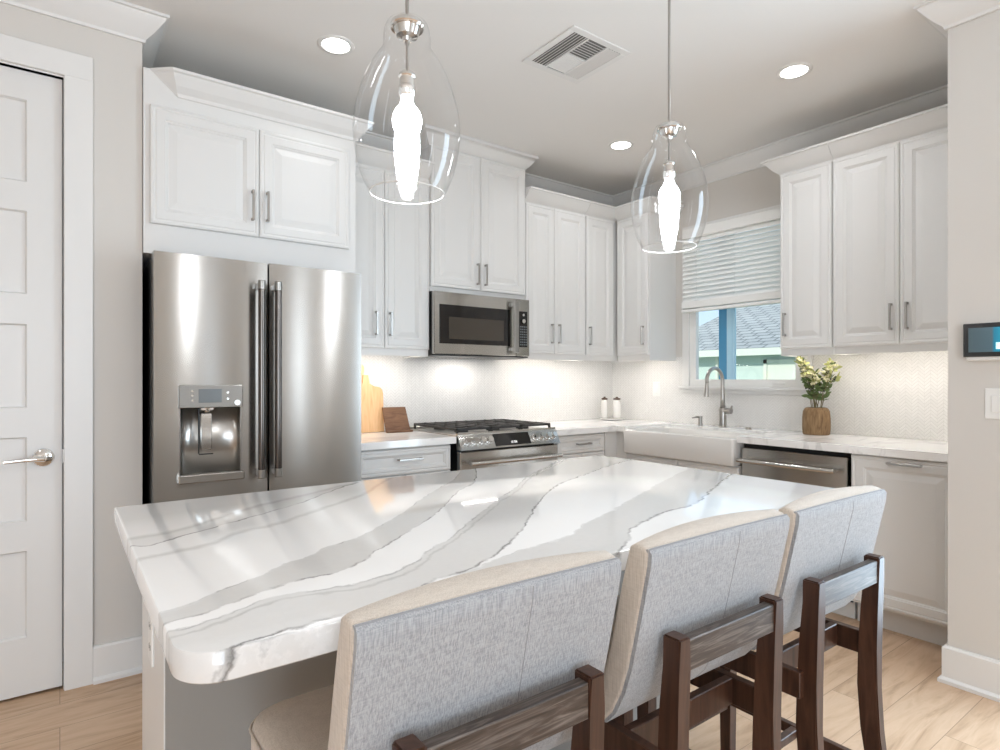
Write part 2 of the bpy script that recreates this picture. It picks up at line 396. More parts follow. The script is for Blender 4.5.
def sweep(bm, path, prof, side=1, closed_prof=False):
    """path: list of (x,y); prof: list of (out,z); out is measured to the left of travel (side=1) or right (-1); mitred"""
    P = [Vector((p[0], p[1])) for p in path]; rings = []
    for i, p in enumerate(P):
        dirs = []
        if i > 0: dirs.append((P[i] - P[i - 1]).normalized())
        if i < len(P) - 1: dirs.append((P[i + 1] - P[i]).normalized())
        ns = [Vector((-d.y, d.x)) * side for d in dirs]
        m = sum(ns, Vector((0, 0))).normalized(); k = 1 / max(0.2, m.dot(ns[0]))
        rings.append([bm.verts.new((p.x + m.x * k * o, p.y + m.y * k * o, z)) for o, z in prof])
    for a, b in zip(rings[:-1], rings[1:]):
        for j in range(len(prof) - (0 if closed_prof else 1)):
            j2 = (j + 1) % len(prof); bm.faces.new([a[j], a[j2], b[j2], b[j]])
    bm.faces.new(rings[0]); bm.faces.new(rings[-1][::-1])
def bezier(p0, p1, p2, p3, n=10):
    p0, p1, p2, p3 = map(Vector, (p0, p1, p2, p3))
    return [(1 - t) ** 3 * p0 + 3 * (1 - t) ** 2 * t * p1 + 3 * (1 - t) * t * t * p2 + t ** 3 * p3 for t in [i / n for i in range(n + 1)]]
def struct(name, bm, m, **k):
    o = link(name, bm, m, **k); o['kind'] = 'structure'; return o

# ------------------------------------------------------------------ the room
XR = 3.85; YB = 3.585; YL = 2.975; XN = 2.95; YN = 0.887; XW = -3.6
struct('floor', B((XW - .1, XR + .1, SOUTH_Y - .1, YB + .1, -0.05, 0.0)), M['floor'])
struct('ceiling', B((XW - .1, XR + .1, SOUTH_Y - .1, YB + .1, CEIL, CEIL + 0.06)), M['ceiling'])
struct('wall_back', B((0.285, XR, YB, YB + .1, 0, CEIL)), M['wall'])
DX0, DX1, DZ = -0.80, 0.012, 2.462       # door opening
struct('wall_left', B((XW, DX0, YL, YB + .1, 0, CEIL), (DX0, DX1, YL, YB + .1, DZ, CEIL), (DX1, 0.285, YL, YB + .1, 0, CEIL), (DX0, DX1, YL + .3, YB + .1, 0, DZ)), M['wall'])
# wall with the window
WY0, WY1, WZ0, WZ1 = 1.930, 2.790, 1.195, 2.34
struct('wall_right', B((XR, XR + .035, YN, WY0, 0, CEIL), (XR, XR + .035, WY1, YB + .1, 0, CEIL), (XR, XR + .035, WY0, WY1, 0, WZ0), (XR, XR + .035, WY0, WY1, WZ1, CEIL)), M['wall'])
struct('wall_near_right', B((XN, XR + .16, OPEN_E2[1], YN, 0, CEIL), (XN, XN + .16, OPEN_STREAK[1], OPEN_E2[0], 0, CEIL), (XN, XN + .16, OPEN_E2[0], OPEN_E2[1], 2.4, CEIL), (XN, XN + .16, SOUTH_Y - .1, OPEN_STREAK[0], 0, CEIL), (XN, XN + .16, OPEN_STREAK[0], OPEN_STREAK[1], 2.4, CEIL), (XN, XN + .16, OPEN_STREAK[0], OPEN_STREAK[1], 0, .2)), M['wall'])
struct('wall_far_left', B((XW - .1, XW, SOUTH_Y - .1, YB + .1, 0, CEIL)), M['wall'])
xs = [XW] + [v for p in OPEN_S for v in p] + [XN]
wb = bmesh.new()
for i in range(0, len(xs), 2): box(wb, xs[i], xs[i + 1], SOUTH_Y - .1, SOUTH_Y, 0, CEIL)
for x0, x1 in OPEN_S: box(wb, x0, x1, SOUTH_Y - .1, SOUTH_Y, 2.4, CEIL); box(wb, x0, x1, SOUTH_Y - .1, SOUTH_Y, 0, 0.2)
struct('wall_behind', wb, M['wall'])

CROWN = [(0.0, 2.692), (0.010, 2.692), (0.012, 2.704), (0.020, 2.712), (0.040, 2.730), (0.062, 2.757), (0.078, 2.777), (0.082, 2.786), (0.092, 2.788), (0.092, 2.7995), (0.0, 2.7995)]
cr = bmesh.new()
sweep(cr, [(XW, YL), (0.285, YL), (0.285, YB), (XR, YB), (XR, YN), (XN, YN), (XN, SOUTH_Y)], CROWN, side=-1, closed_prof=True)
struct('trim_1', cr, M['trim'], autos=35)
BASEP = [(0.0, 0.0), (0.028, 0.0), (0.028, 0.014), (0.020, 0.022), (0.016, 0.024), (0.016, 0.142), (0.010, 0.150), (0.0, 0.152)]
bb = bmesh.new(); sweep(bb, [(0.11, YL), (0.285, YL), (0.285, YB - .2)], BASEP, side=-1, closed_prof=True)
struct('baseboard_left', bb, M['trim'], autos=35)
bb = bmesh.new(); sweep(bb, [(3.20, YN), (XN, YN), (XN, OPEN_E2[1] + .06)], BASEP, side=-1, closed_prof=True)
struct('baseboard_right', bb, M['trim'], autos=35)

# door in the left wall
d1 = struct('door_1', B((DX0 + .004, DX1 - .004, 3.004, 3.03, 0.012, DZ - .004)), M['door'])
pan = [(2.024, 2.346), (1.584, 1.91), (1.136, 1.466), (0.690, 1.022), (0.235, 0.575)]
lf = bmesh.new(); XP0, XP1 = DX0 + .12, -0.104
def frame_grid(bm, x0, x1, z0, z1, holes_x, holes_z, yf, yb, bev):
    """flat face with rectangular recesses, vertical loops"""
    box(bm, x0, holes_x[0], yf, yb, z0, z1); box(bm, holes_x[1], x1, yf, yb, z0, z1)
    zz = sorted(holes_z); cur = z0
    for a, b in zz:
        box(bm, holes_x[0], holes_x[1], yf, yb, cur, a); cur = b
        # sloped sticking round the recess
        A = [(holes_x[0], a), (holes_x[1], a), (holes_x[1], b), (holes_x[0], b)]
        I = [(holes_x[0] + bev, a + bev), (holes_x[1] - bev, a + bev), (holes_x[1] - bev, b - bev), (holes_x[0] + bev, b - bev)]
        va = [bm.verts.new((x, yf + .001, z)) for x, z in A]; vi = [bm.verts.new((x, yb - .0015, z)) for x, z in I]
        for i in range(4): bm.faces.new([va[i], va[(i + 1) % 4], vi[(i + 1) % 4], vi[i]])
    box(bm, holes_x[0], holes_x[1], yf, yb, cur, z1)
frame_grid(lf, DX0 + .004, DX1 - .004, 0.012, DZ - .004, (XP0, XP1), pan, 2.990, 3.0045, 0.006)
link('door_panelling', lf, M['door'], d1)
h = bmesh.new()
hx, hz = -0.053, 0.938
cyl(h, (hx, 2.990, hz), (hx, 2.982, hz), 0.036, 0.034, 32); cyl(h, (hx, 2.982, hz), (hx, 2.970, hz), 0.033, 0.014, 32); cyl(h, (hx, 2.974, hz), (hx, 2.932, hz), 0.011, 0.011, 20)
tube(h, bezier((hx + .006, 2.930, hz), (hx - .03, 2.926, hz + .002), (hx - .07, 2.930, hz), (hx - .118, 2.934, hz - .006), 8), [.0105, .0105, .010, .0095, .009, .0085, .008, .0075, .007], 14)
link('door_handle', h, M['chrome'], d1, autos=40)
link('strike_plate', B((DX1 - .003, DX1 + .0005, 2.975, 3.0, hz - .025, hz + .030)), M['nickel'], d1)
# casing
cs = bmesh.new()
CW = 0.098
box(cs, DX1 + .002, DX1 + CW, YL - .018, YL, 0, DZ + .006, .002); box(cs, DX0 - CW, DX0 - .002, YL - .018, YL, 0, DZ + .006, .002); box(cs, DX0 - CW, DX1 + CW, YL - .018, YL, DZ + .006, DZ + .006 + CW, .002)
box(cs, DX1, DX1 + .014, YL - .001, YL + .30, 0, DZ + .012); box(cs, DX0 - .014, DX0, YL - .001, YL + .30, 0, DZ + .012); box(cs, DX0, DX1, YL - .001, YL + .3, DZ, DZ + .012)
struct('trim_2', cs, M['trim'])

# window
wn = thing('window_1', None, None); wn['kind'] = 'structure'
XG = 3.862
f = bmesh.new()
box(f, XR - .018, XR, WY1, 2.85, WZ0 - .0, 2.345, .002); box(f, XR - .018, XR, 1.87, WY0, WZ0, 2.345, .002); box(f, XR - .018, XR, 1.87, 2.85, 2.31, 2.405, .002)
link('window_casing', f, M['trim'], wn)
f = bmesh.new(); box(f, XR - .045, XG - .017, 1.850, 2.868, WZ0 - .022, WZ0 - .0005, .004)
box(f, XR - .018, XR, 1.87, 2.85, WZ0 - .050, WZ0 - .022, .002)
link('window_sill', f, M['trim'], wn)
f = bmesh.new()
box(f, XG - .016, XG + .022, WY1 - .052, WY1, WZ0, WZ1); box(f, XG - .016, XG + .022, WY0, WY0 + .052, WZ0, WZ1)
box(f, XG - .016, XG + .022, WY0 + .052, WY1 - .052, WZ0, WZ0 + .052); box(f, XG - .016, XG + .022, WY0 + .052, WY1 - .052, WZ1 - .03, WZ1)
link('window_frame', f, M['plastic'], wn)
link('window_latch', B((XG - .026, XG - .014, 2.05, 2.13, WZ0 + .020, WZ0 + .030), bev=.002), M['plastic'], wn)
blue_lit_alu = mat('blue_lit_mullion', (0.07, 0.28, 0.48), 0.3, 0.0)  # blue light on the aluminium is put into the colour of both strips
blue_lit_alu2 = mat('pale_blue_lit_mullion', (0.42, 0.66, 0.80), 0.3, 0.0)
o = link('mullion', B((XG + .006, XG + .022, 2.492, 2.557, WZ0 + .03, WZ1 - .03)), blue_lit_alu, wn); o['label'] = 'deep blue-lit mullion of the window'
o = link('mullion', B((XG + .005, XG + .023, 2.429, 2.492, WZ0 + .03, WZ1 - .03), (XG + .002, XG + .006, 2.447, 2.455, WZ0 + .03, WZ1 - .03)), blue_lit_alu2, wn); o['label'] = 'pale blue-lit mullion of the window'
link('window_pane', B((XG + .012, XG + .0125, WY0, WY1, WZ0, WZ1)), M['pane'], wn)

# ------------------------------------------------------------------ neighbouring house seen through the window
mint = paint('mint_stucco', (0.53, 0.62, 0.57), 0.9); cream = paint('cream_fascia', (0.64, 0.66, 0.58), 0.8)
def tiles():
    m = mat('grey_roof_tile', (0.33, 0.36, 0.35), 0.85); n, l, b = NT(m)
    br = n.new('ShaderNodeTexBrick'); br.inputs['Scale'].default_value = 1.0; br.inputs['Brick Width'].default_value = 0.5; br.inputs['Row Height'].default_value = 0.30
    br.inputs['Mortar Size'].default_value = 0.03; br.inputs['Color1'].default_value = (0.36, 0.37, 0.36, 1); br.inputs['Color2'].default_value = (0.44, 0.45, 0.435, 1); br.inputs['Mortar'].default_value = (0.17, 0.18, 0.18, 1)
    l.new(texco(m, scale=(1, 1, 1), rot=(0, 0, R(90))), br.inputs['Vector']); setc(m, br.outputs['Color']); return m
tile = tiles()
nb = thing('neighbour_house', 'pale green neighbouring house with grey tiled roof beyond the window', 'house', (16.3, 10.2, -0.3))
link('wall', B((0, 8, -12, 2.6, 0, 2.36)), mint, nb)
rb = bmesh.new()
for (a, b2, zz) in [(-0.45, 5.0, 0)]:
    y0, y1 = -12.6, 3.2
    v = [rb.verts.new(p) for p in [(-.45, y0, 2.38), (-.45, y1, 2.38), (5.2, 3.0, 4.45), (5.2, y0 + 3, 4.45), (11, y0, 2.38), (11, y1, 2.38)]]
    rb.faces.new([v[0], v[1], v[2], v[3]]); rb.faces.new([v[3], v[2], v[5], v[4]]); rb.faces.new([v[1], v[5], v[2]]); rb.faces.new([v[0], v[3], v[4]]); rb.faces.new([v[0], v[4], v[5], v[1]])
link('roof', rb, tile, nb)
link('fascia', B((-.50, -.44, -12.65, 3.25, 2.22, 2.42)), cream, nb)
link('window', B((-.04, .0, -2.4, -1.0, 0.9, 2.0), (-.06, -.04, -2.5, -2.4, .8, 2.1), (-.06, -.04, -1.0, -.9, .8, 2.1), (-.06, -.04, -2.5, -.9, 2.0, 2.1)), cream, nb)
link('downpipe', B((-.10, -.02, .55, .63, 0, 2.3)), cream, nb)
link('wall_lantern', B((-.16, -.02, -.40, -.22, .85, 1.1), bev=.02), M['black'], nb)
link('roof_vent', B((.55, 1.0, -3.1, -1.7, 2.78, 2.92), bev=.03), M['black'], nb)
struct('ground_1', B((XR + .3, 40, -20, 40, -0.45, -0.3)), paint('outdoor_lawn', (0.35, 0.45, 0.30), 0.9))

# ------------------------------------------------------------------ cabinets
def door_bm(x0, x1, z0, z1, yf=0.0, th=0.020, kind='raised'):
    """raised panel front; front face at y = yf, facing -y"""
    bm = bmesh.new(); s = 1.0 if kind == 'raised' else 0.62
    loops = [(0, th), (0, .005), (.003, .0015), (.008, 0), (.013, 0.0), (.016, .0025), (.020, .0025), (.023, 0)]
    r = .058 * s
    loops += [(r - .002, 0), (r + .002, .004), (r + .006, .005), (r + .010, .0095), (r + .014, .0095)]
    if kind == 'raised': loops += [(r + .040, .002), (r + .044, .001)]
    rings = []
    for ins, d in loops:
        rings.append([bm.verts.new((x, yf + d, z)) for x, z in ((x0 + ins, z0 + ins), (x1 - ins, z0 + ins), (x1 - ins, z1 - ins), (x0 + ins, z1 - ins))])
    for a, b in zip(rings[:-1], rings[1:]):
        for i in range(4): bm.faces.new([a[i], a[(i + 1) % 4], b[(i + 1) % 4], b[i]])
    bm.faces.new(rings[-1]); bm.faces.new(rings[0][::-1]); return bm
def pull_bm(x, z, L=0.140, vert=True, yf=0.0):
    bm = bmesh.new(); w = 0.005; d = 0.030
    if vert:
        box(bm, x - w, x + w, yf - d, yf - d + .008, z - L / 2, z + L / 2, .0015)
        for s in (-1, 1): box(bm, x - w, x + w, yf - d + .006, yf, z + s * (L / 2 - .006) - .006, z + s * (L / 2 - .006) + .006, .001)
    else:
        box(bm, x - L / 2, x + L / 2, yf - d, yf - d + .008, z - w, z + w, .0015)
        for s in (-1, 1): box(bm, x + s * (L / 2 - .006) - .006, x + s * (L / 2 - .006) + .006, yf - d + .006, yf, z - w, z + w, .001)
    return bm
UZ0 = 1.39
def cabinet(name, label, group, loc, rz, w, depth, z0, z1, fronts, toe=False, extra=None, cat='cabinet'):
    """local frame: x along the face, front of the doors at y=0 facing -y, box behind it"""
    c = thing(name, label, cat, loc, rz, group)
    depth -= .003
    bx = [(0, w, .0205, depth, z0 if not toe else .115, z1)]
    if z0 == UZ0: bx = [(0, w, .0205, depth, z0 + .036, z1), (0, w, .0205, .038, z0, z0 + .036), (0, .016, .038, depth, z0, z0 + .036), (w - .016, w, .038, depth, z0, z0 + .036)]
    link('body', B(*bx), M['cab'], c)
    if toe: link('toe_kick', B((0, w, .085, depth, 0.0, .115)), M['toe'], c)
    for (kind, x0, x1, a, b, pull) in fronts:
        d = link('door' if kind == 'door' else 'drawer', door_bm(x0, x1, a, b, 0, .020, 'raised' if kind == 'door' else 'drawer'), M['cab'], c)
        if pull: link('handle', pull_bm(*pull), M['nickel'], d)
    return c
G = .0015
UZ0, UZ1 = 1.39, 2.49; DB, DT = 1.432, 2.485; HZ = 1.577; YF = 3.25; XF = 3.52
CCR = [(0, 2.485), (.006, 2.485), (.008, 2.497), (.020, 2.506), (.040, 2.524), (.058, 2.548), (.070, 2.562), (.075, 2.568), (.083, 2.570), (.083, 2.582), (0, 2.582)]
def ccrown(parent_, path, side, z=0.0, prof=CCR, off=0.0):
    bm = bmesh.new(); sweep(bm, path, [(o + off, zz + z) for o, zz in prof], side=side, closed_prof=True)
    return link('crown_moulding', bm, M['cab'], parent_, autos=35)
GU = 'white wall cabinets'
# deep cabinet over the refrigerator
c = cabinet('refrigerator_cabinet', 'short wide white cabinet with two doors over the refrigerator', GU, (0.287, 2.93, 0), 0, 0.953, YB - 2.932, 1.79, 2.49,
            [('door', .023, .467, 1.918, 2.425, (.436, 2.058)), ('door', .470, .913, 1.918, 2.425, (.503, 2.062))])
link('side_panel', B((.925, .953, .02, YB - 2.934, 0, 1.79)), M['cab'], c)
link('frieze', B((0, .953, .0205, .045, 2.49, 2.581)), M['cab'], c)
# crown with its end cut at 45 degrees to die into the wall corner (local coordinates, front at y=0)
bm = bmesh.new(); x1 = .953 + .0
prof = [(0, 2.485), (.006, 2.487), (.012, 2.500), (.034, 2.524), (.056, 2.556), (.062, 2.566), (.072, 2.570), (.072, 2.582)]
st, en, bk = [], [], []
for o_, z_ in prof:
    t = (z_ - 2.485) / .097
    st.append(bm.verts.new((.130 - .030 * t, .02 - o_ - .02 * 0, z_))); en.append(bm.verts.new((x1 + o_, .02 - o_, z_)))
    bk.append(bm.verts.new((.130 - .132 * t, .020 + .022 * t, z_)))
ex = [bm.verts.new((x1 + o_, .225, z_)) for o_, z_ in prof]
for i in range(len(prof) - 1):
    bm.faces.new([st[i], st[i + 1], en[i + 1], en[i]]); bm.faces.new([en[i], en[i + 1], ex[i + 1], ex[i]])
    bm.faces.new([st[i], bk[i], bk[i + 1], st[i + 1]])
t1 = bm.verts.new((0, .225, 2.582)); bm.faces.new([st[-1], bk[-1], t1, ex[-1], en[-1]])
link('crown_moulding', bm, M['cab'], c)
# tall pair left of the microwave
c = cabinet('wall_cabinet', 'tall white wall cabinet with two doors between refrigerator and microwave', GU, (1.245, YF, 0), 0, .608, YB - YF, UZ0, UZ1,
            [('door', G, .303, DB, DT, (.245, HZ)), ('door', .306, .606, DB, DT, (.336, HZ))])
ccrown(c, [(0, .02), (.608, .02)], -1)
link('light_bar', B((.04, .56, .075, .095, 1.412, 1.4255)), M['led'], c)
# over the microwave
c = cabinet('wall_cabinet', 'white wall cabinet right above the microwave, reaching up to the ceiling', GU, (1.856, YF - .012, 0), 0, .754, YB - YF + .012, 1.800, 2.72,
            [('door', .002, .375, 1.830, 2.706, (.345, 1.935)), ('door', .378, .752, 1.830, 2.706, (.408, 1.935))])
prof = [(0, 2.706), (.006, 2.706), (.008, 2.714), (.018, 2.722), (.034, 2.738), (.050, 2.760), (.060, 2.774), (.072, 2.779), (.072, 2.7985), (0, 2.7985)]
bm = bmesh.new(); sweep(bm, [(0, YB - YF), (0, .02), (.754, .02), (.754, YB - YF)], prof, side=-1, closed_prof=True)
link('crown_moulding', bm, M['cab'], c, autos=35)
# pair right of the microwave
c = cabinet('wall_cabinet', 'white wall cabinet with two doors just right of the microwave', GU, (2.613, YF, 0), 0, .588, YB - YF, UZ0, UZ1,
            [('door', .010, .275, DB, DT, (.244, HZ)), ('door', .278, .586, DB, DT, (.313, HZ))])
ccrown(c, [(0, .02), (.588, .02)], -1)
link('light_bar', B((.04, .56, .075, .095, 1.412, 1.4255)), M['led'], c)
# corner cabinets
c = cabinet('wall_cabinet', 'narrow single-door white wall cabinet on the range wall, tight in the corner', GU, (3.203, YF, 0), 0, XR - 3.203, YB - YF, UZ0, UZ1,
            [('door', .010, .304, DB, DT, (.036, HZ))])
ccrown(c, [(0, .02), (XF - 3.203 + .02, .02)], -1)
c = cabinet('wall_cabinet', 'narrow single-door white wall cabinet in the corner beside the window blind', GU, (XF, 3.235, 0), R(-90), .317, XR - XF, UZ0, UZ1,
            [('door', .006, .312, DB, DT, (.272, HZ))])
ccrown(c, [(-.0, .02), (.317, .02), (.317, .33)], -1)
link('light_bar', B((.04, .27, .075, .095, 1.412, 1.4255)), M['led'], c)
c = cabinet('wall_cabinet', 'narrow single-door white wall cabinet above the vase, right of the window', GU, (XF, 1.913, 0), R(-90), .308, XR - XF, UZ0, UZ1,
            [('door', .004, .303, DB, DT, (.038, HZ))])
ccrown(c, [(0, .33), (0, .02), (.308, .02)], -1)
c = cabinet('wall_cabinet', 'wide two-door white wall cabinet at the right end beside the near wall', GU, (XF, 1.603, 0), R(-90), .713, XR - XF, UZ0, UZ1,
            [('door', .002, .333, DB, DT, (.298, HZ)), ('door', .336, .690, DB, DT, (.372, HZ))])
ccrown(c, [(0, .02), (.713, .02)], -1)
link('light_bar', B((-.25, .66, .075, .095, 1.412, 1.4255)), M['led'], c)

# base cabinets
GB = 'white base cabinets'
YD = 2.975; XD = 3.24; BT = .872
c = cabinet('base_cabinet', 'white base cabinet between refrigerator and range', GB, (1.243, YD, 0), 0, .598, YB - YD, 0, BT,
            [('drawer', .012, .594, .722, .864, (.325, .805, .150, False)), ('door', .012, .301, .125, .716, (.272, .60)), ('door', .304, .594, .125, .716, (.334, .60))], toe=True)
c = cabinet('base_cabinet', 'white base cabinet right of the range', GB, (2.658, YD, 0), 0, .472, YB - YD, 0, BT,
            [('drawer', .012, .460, .742, .864, (.245, .805, .130, False)), ('door', .012, .235, .125, .736, (.206, .60)), ('door', .238, .460, .125, .736, (.268, .60))], toe=True)
c = thing('corner_cabinet', 'plain white corner cabinet front where the two counters meet', 'cabinet', (0, 0, 0), 0, GB)
link('body', B((3.132, XR - .003, YD + .010, YB - .003, .115, BT), (XD + .010, XR - .003, 2.892, YD + .010, .115, BT)), M['cab'], c)
link('toe_kick', B((3.132, XR - .003, YD + .08, YB - .003, 0, .115), (XD + .085, XR - .003, 2.892, YD + .08, 0, .115)), M['toe'], c)
c = cabinet('sink_cabinet', 'white base cabinet below the farmhouse sink', GB, (XD, 2.890, 0), R(-90), .882, XR - XD, 0, .729,
            [('door', .004, .439, .125, .722, (.410, .62)), ('door', .442, .878, .125, .722, (.472, .62))], toe=True)
c = cabinet('base_cabinet', 'white pull-out base cabinet at the right end with a horizontal handle', GB, (XD, 1.390, 0), R(-90), .500, XR - XD, 0, BT,
            [('door', .004, .472, .128, .866, (.246, .842, .145, False))], toe=True)

# countertops
CT0, CT1 = .874, .914
def slab(name, boxes, m, label, group=None):
    o = link(name, B(*boxes, bev=.003, seg=2), m); return tag(o, label, 'countertop', group)
slab('countertop', [(1.243, 1.860, 2.950, YB - .008, CT0, CT1)], M['quartz2'], 'short white quartz countertop between refrigerator and range')
slab('countertop', [(2.640, 3.8415, 2.950, YB - .008, CT0, CT1), (3.215, 3.8415, 2.871, 2.952, CT0, CT1), (3.660, 3.8415, 2.005, 2.873, CT0, CT1), (3.215, 3.8415, .890, 2.008, CT0, CT1)], M['quartz2'],
     'white quartz countertop running round the corner to the sink, dishwasher and vase')
# backsplash
o = link('tile_backsplash', B((1.243, XR, YB - .007, YB - .0005, CT1, UZ0 + .03)), M['splash']); tag(o, 'white chevron mosaic backsplash behind the range', 'backsplash')
o = link('tile_backsplash', B((XR - .007, XR - .0005, 2.852, YB - .008, CT1, UZ0 + .03), (XR - .007, XR - .0005, 1.868, 2.852, CT1, WZ0 - .051), (XR - .007, XR - .0005, YN + .002, 1.868, CT1, UZ0 + .03)), M['splash'])
tag(o, 'white chevron mosaic backsplash on the window wall behind sink and vase', 'backsplash')

# ------------------------------------------------------------------ refrigerator
fr = thing('refrigerator', 'stainless steel french door refrigerator with water dispenser', 'refrigerator', (0, 0, 0))
FX0, FX1, FS = .306, 1.204, .757
link('body', B((FX0 + .003, FX1 - .003, 2.855, 3.55, .02, 1.765), bev=.004), M['black'], fr)
def fdoor(x0, x1, z0, z1, hole=None):
    """slightly domed steel door, front about y=2.785"""
    bm = bmesh.new(); nx = 24; yb = 2.852
    cols = []
    for i in range(nx + 1):
        t = i / nx; x = x0 + (x1 - x0) * t
        dome = .003 * (1 - (2 * t - 1) ** 2)
        edge = .010 * max(0, 1 - min(t, 1 - t) * (x1 - x0) / .012) ** 2 * .0
        cols.append((x, 2.789 + .010 * (t - .5) * (1 if x1 - x0 < .6 else 0) - dome + edge))
    zs = [z0, z1] if not hole else [z0, hole[2], hole[3], z1]
    V = [[bm.verts.new((x, y, z)) for z in zs] for x, y in cols]; K = [[bm.verts.new((x, yb, z)) for z in zs] for x, y in cols]
    for i in range(nx):
        for j in range(len(zs) - 1):
            mid = (cols[i][0] + cols[i + 1][0]) / 2
            if hole and j == 1 and hole[0] < mid < hole[1]: continue
            bm.faces.new([V[i][j], V[i + 1][j], V[i + 1][j + 1], V[i][j + 1]])
            bm.faces.new([K[i][j], K[i][j + 1], K[i + 1][j + 1], K[i + 1][j]])
        bm.faces.new([V[i][0], K[i][0], K[i + 1][0], V[i + 1][0]]); bm.faces.new([V[i][-1], V[i + 1][-1], K[i + 1][-1], K[i][-1]])
    for j in range(len(zs) - 1):
        bm.faces.new([V[0][j], V[0][j + 1], K[0][j + 1], K[0][j]]); bm.faces.new([V[-1][j], K[-1][j], K[-1][j + 1], V[-1][j + 1]])
    return bm
FZ0, FZ1 = .70, 1.772
# dispenser recess between x .402..,.650 (on the column grid)
wD = (FS - .0025) - FX0; gx = [FX0 + wD * i / 24 for i in range(25)]
hx0 = min(gx, key=lambda v: abs(v - .398)); hx1 = min(gx, key=lambda v: abs(v - .650))
dl = link('door', fdoor(FX0, FS - .0025, FZ0, FZ1, (hx0, hx1, .835, 1.218)), M['steel'], fr, autos=30)
dr = link('door', fdoor(FS + .0025, FX1, FZ0, FZ1), M['steel'], fr, autos=30)
link('freezer_drawer', fdoor(FX0, FX1, .395, .690), M['steel'], fr, autos=30)
link('freezer_drawer', fdoor(FX0, FX1, .075, .385), M['steel'], fr, autos=30)
link('kick_grille', B((FX0 + .02, FX1 - .02, 2.83, 2.86, .005, .07)), M['black'], fr)
for x, dd in ((.712, dl), (.783, dr)):
    bm = bmesh.new(); cyl(bm, (x, 2.725, .815), (x, 2.725, 1.682), .0150, None, 20)
    hb = link('handle', bm, M['darkbar'], dd, autos=40)
    for z in (.835, 1.662):
        bm = bmesh.new(); cyl(bm, (x, 2.725, z - .018), (x, 2.725, z + .018), .0165, None, 20); box(bm, x - .009, x + .009, 2.725, 2.79, z - .013, z + .013, .003)
        link('handle_mount', bm, M['greymetal'], hb, autos=40)
for z in (.60, .32):
    bm = bmesh.new(); cyl(bm, (FX0 + .08, 2.725, z), (FX1 - .08, 2.725, z), .0125, None, 20)
    for x in (FX0 + .10, FX1 - .10): box(bm, x - .012, x + .012, 2.725, 2.79, z - .009, z + .009, .003)
    link('drawer_handle', bm, M['bar'], fr, autos=40)
# dispenser
dp = link('dispenser', B((hx0, hx1, 2.835, 2.851, .835, 1.218), (hx0, hx0 + .004, 2.79, 2.84, .835, 1.218), (hx1 - .004, hx1, 2.79, 2.84, .835, 1.218)), M['greymetal'], dl)
link('control_panel', B((hx0 - .004, hx1 + .004, 2.774, 2.835, 1.128, 1.224), bev=.003), M['greymetal'], dp)
link('display', B((.470, .560, 2.7725, 2.776, 1.150, 1.208), bev=.001), M['lcd'], dp)
for x, z in ((.446, 1.160), (.446, 1.180), (.446, 1.200), (.584, 1.165), (.584, 1.192)):
    bt = bmesh.new(); cyl(bt, (x, 2.776, z), (x, 2.7715, z), .0045, None, 12); link('button', bt, M['chrome'], dp)
bt = bmesh.new(); cyl(bt, (.621, 2.776, 1.148), (.621, 2.762, 1.148), .014, .012, 24); link('dial', bt, M['chrome'], dp, autos=40)
bt = bmesh.new(); cyl(bt, (.506, 2.80, 1.130), (.506, 2.80, 1.108), .016, .010, 16); box(bt, .480, .532, 2.788, 2.815, 1.116, 1.130, .003)
link('nozzle', bt, M['chrome'], dp, autos=40)
bt = bmesh.new()
tube(bt, [(.474, 2.798, 1.128), (.474, 2.796, .935), (.476, 2.795, .930), (.530, 2.795, .930)], .0028, 8)
link('hose_clip', bt, M['black'], dp)
link('paddle', B((.484, .530, 2.812, 2.822, .945, 1.105), bev=.004), M['chrome'], dp)
ms = bmesh.new(); a_ = []; cxr = (hx0 + hx1) / 2; hw = (hx1 - hx0) / 2 - .004
for i in range(25):
    q = math.pi * i / 24; a_.append((cxr - hw * math.cos(q), 2.790 + .044 * math.sin(q) ** .7))
va = [[ms.verts.new((x, y, z)) for x, y in a_] for z in (.848, 1.13)]
for i in range(24): ms.faces.new([va[0][i], va[0][i + 1], va[1][i + 1], va[1][i]])
o = link('recess_shell', ms, M['steel2'], dp, smooth=True); md_ = o.modifiers.new('s', 'SOLIDIFY'); md_.thickness = .001
link('drip_tray', B((hx0 - .006, hx1 + .006, 2.755, 2.836, .815, .850), bev=.004), M['bar'], dp)

# ------------------------------------------------------------------ range
rg = thing('gas_range', 'stainless steel slide-in gas range between the drawer cabinets', 'range', (0, 0, 0))
RX0, RX1 = 1.868, 2.632
link('body', B((RX0 + .004, RX1 - .004, 2.965, YB - .012, .03, .905)), M['black'], rg)
bm = bmesh.new(); box(bm, RX0, RX1, 2.952, YB - .010, .905, .921, .003); box(bm, RX0, RX1, YB - .055, YB - .010, .921, .935, .003)
link('cooktop', bm, M['steel2'], rg)
bm = bmesh.new()    # slanted control fascia
v = [bm.verts.new(p) for p in [(RX0, 2.955, .922), (RX1, 2.955, .922), (RX1, 2.905, .835), (RX0, 2.905, .835), (RX0, 2.965, .835), (RX1, 2.965, .835), (RX1, 2.972, .930), (RX0, 2.972, .930), (RX0, 2.957, .932), (RX1, 2.957, .932)]]
for q in ((0, 1, 2, 3), (3, 2, 5, 4), (4, 5, 6, 7), (7, 6, 9, 8), (8, 9, 1, 0), (0, 3, 4, 7, 8), (1, 9, 6, 5, 2)): bm.faces.new([v[i] for i in q])
fa = link('control_fascia', bm, M['steel'], rg)
nrm = Vector((0, -.087, .050)).normalized(); up = Vector((0, .050, .087)).normalized()
def fas(x, t, o=0.0): return Vector((x, 2.905, .835)) + up * t * .1003 + nrm * o
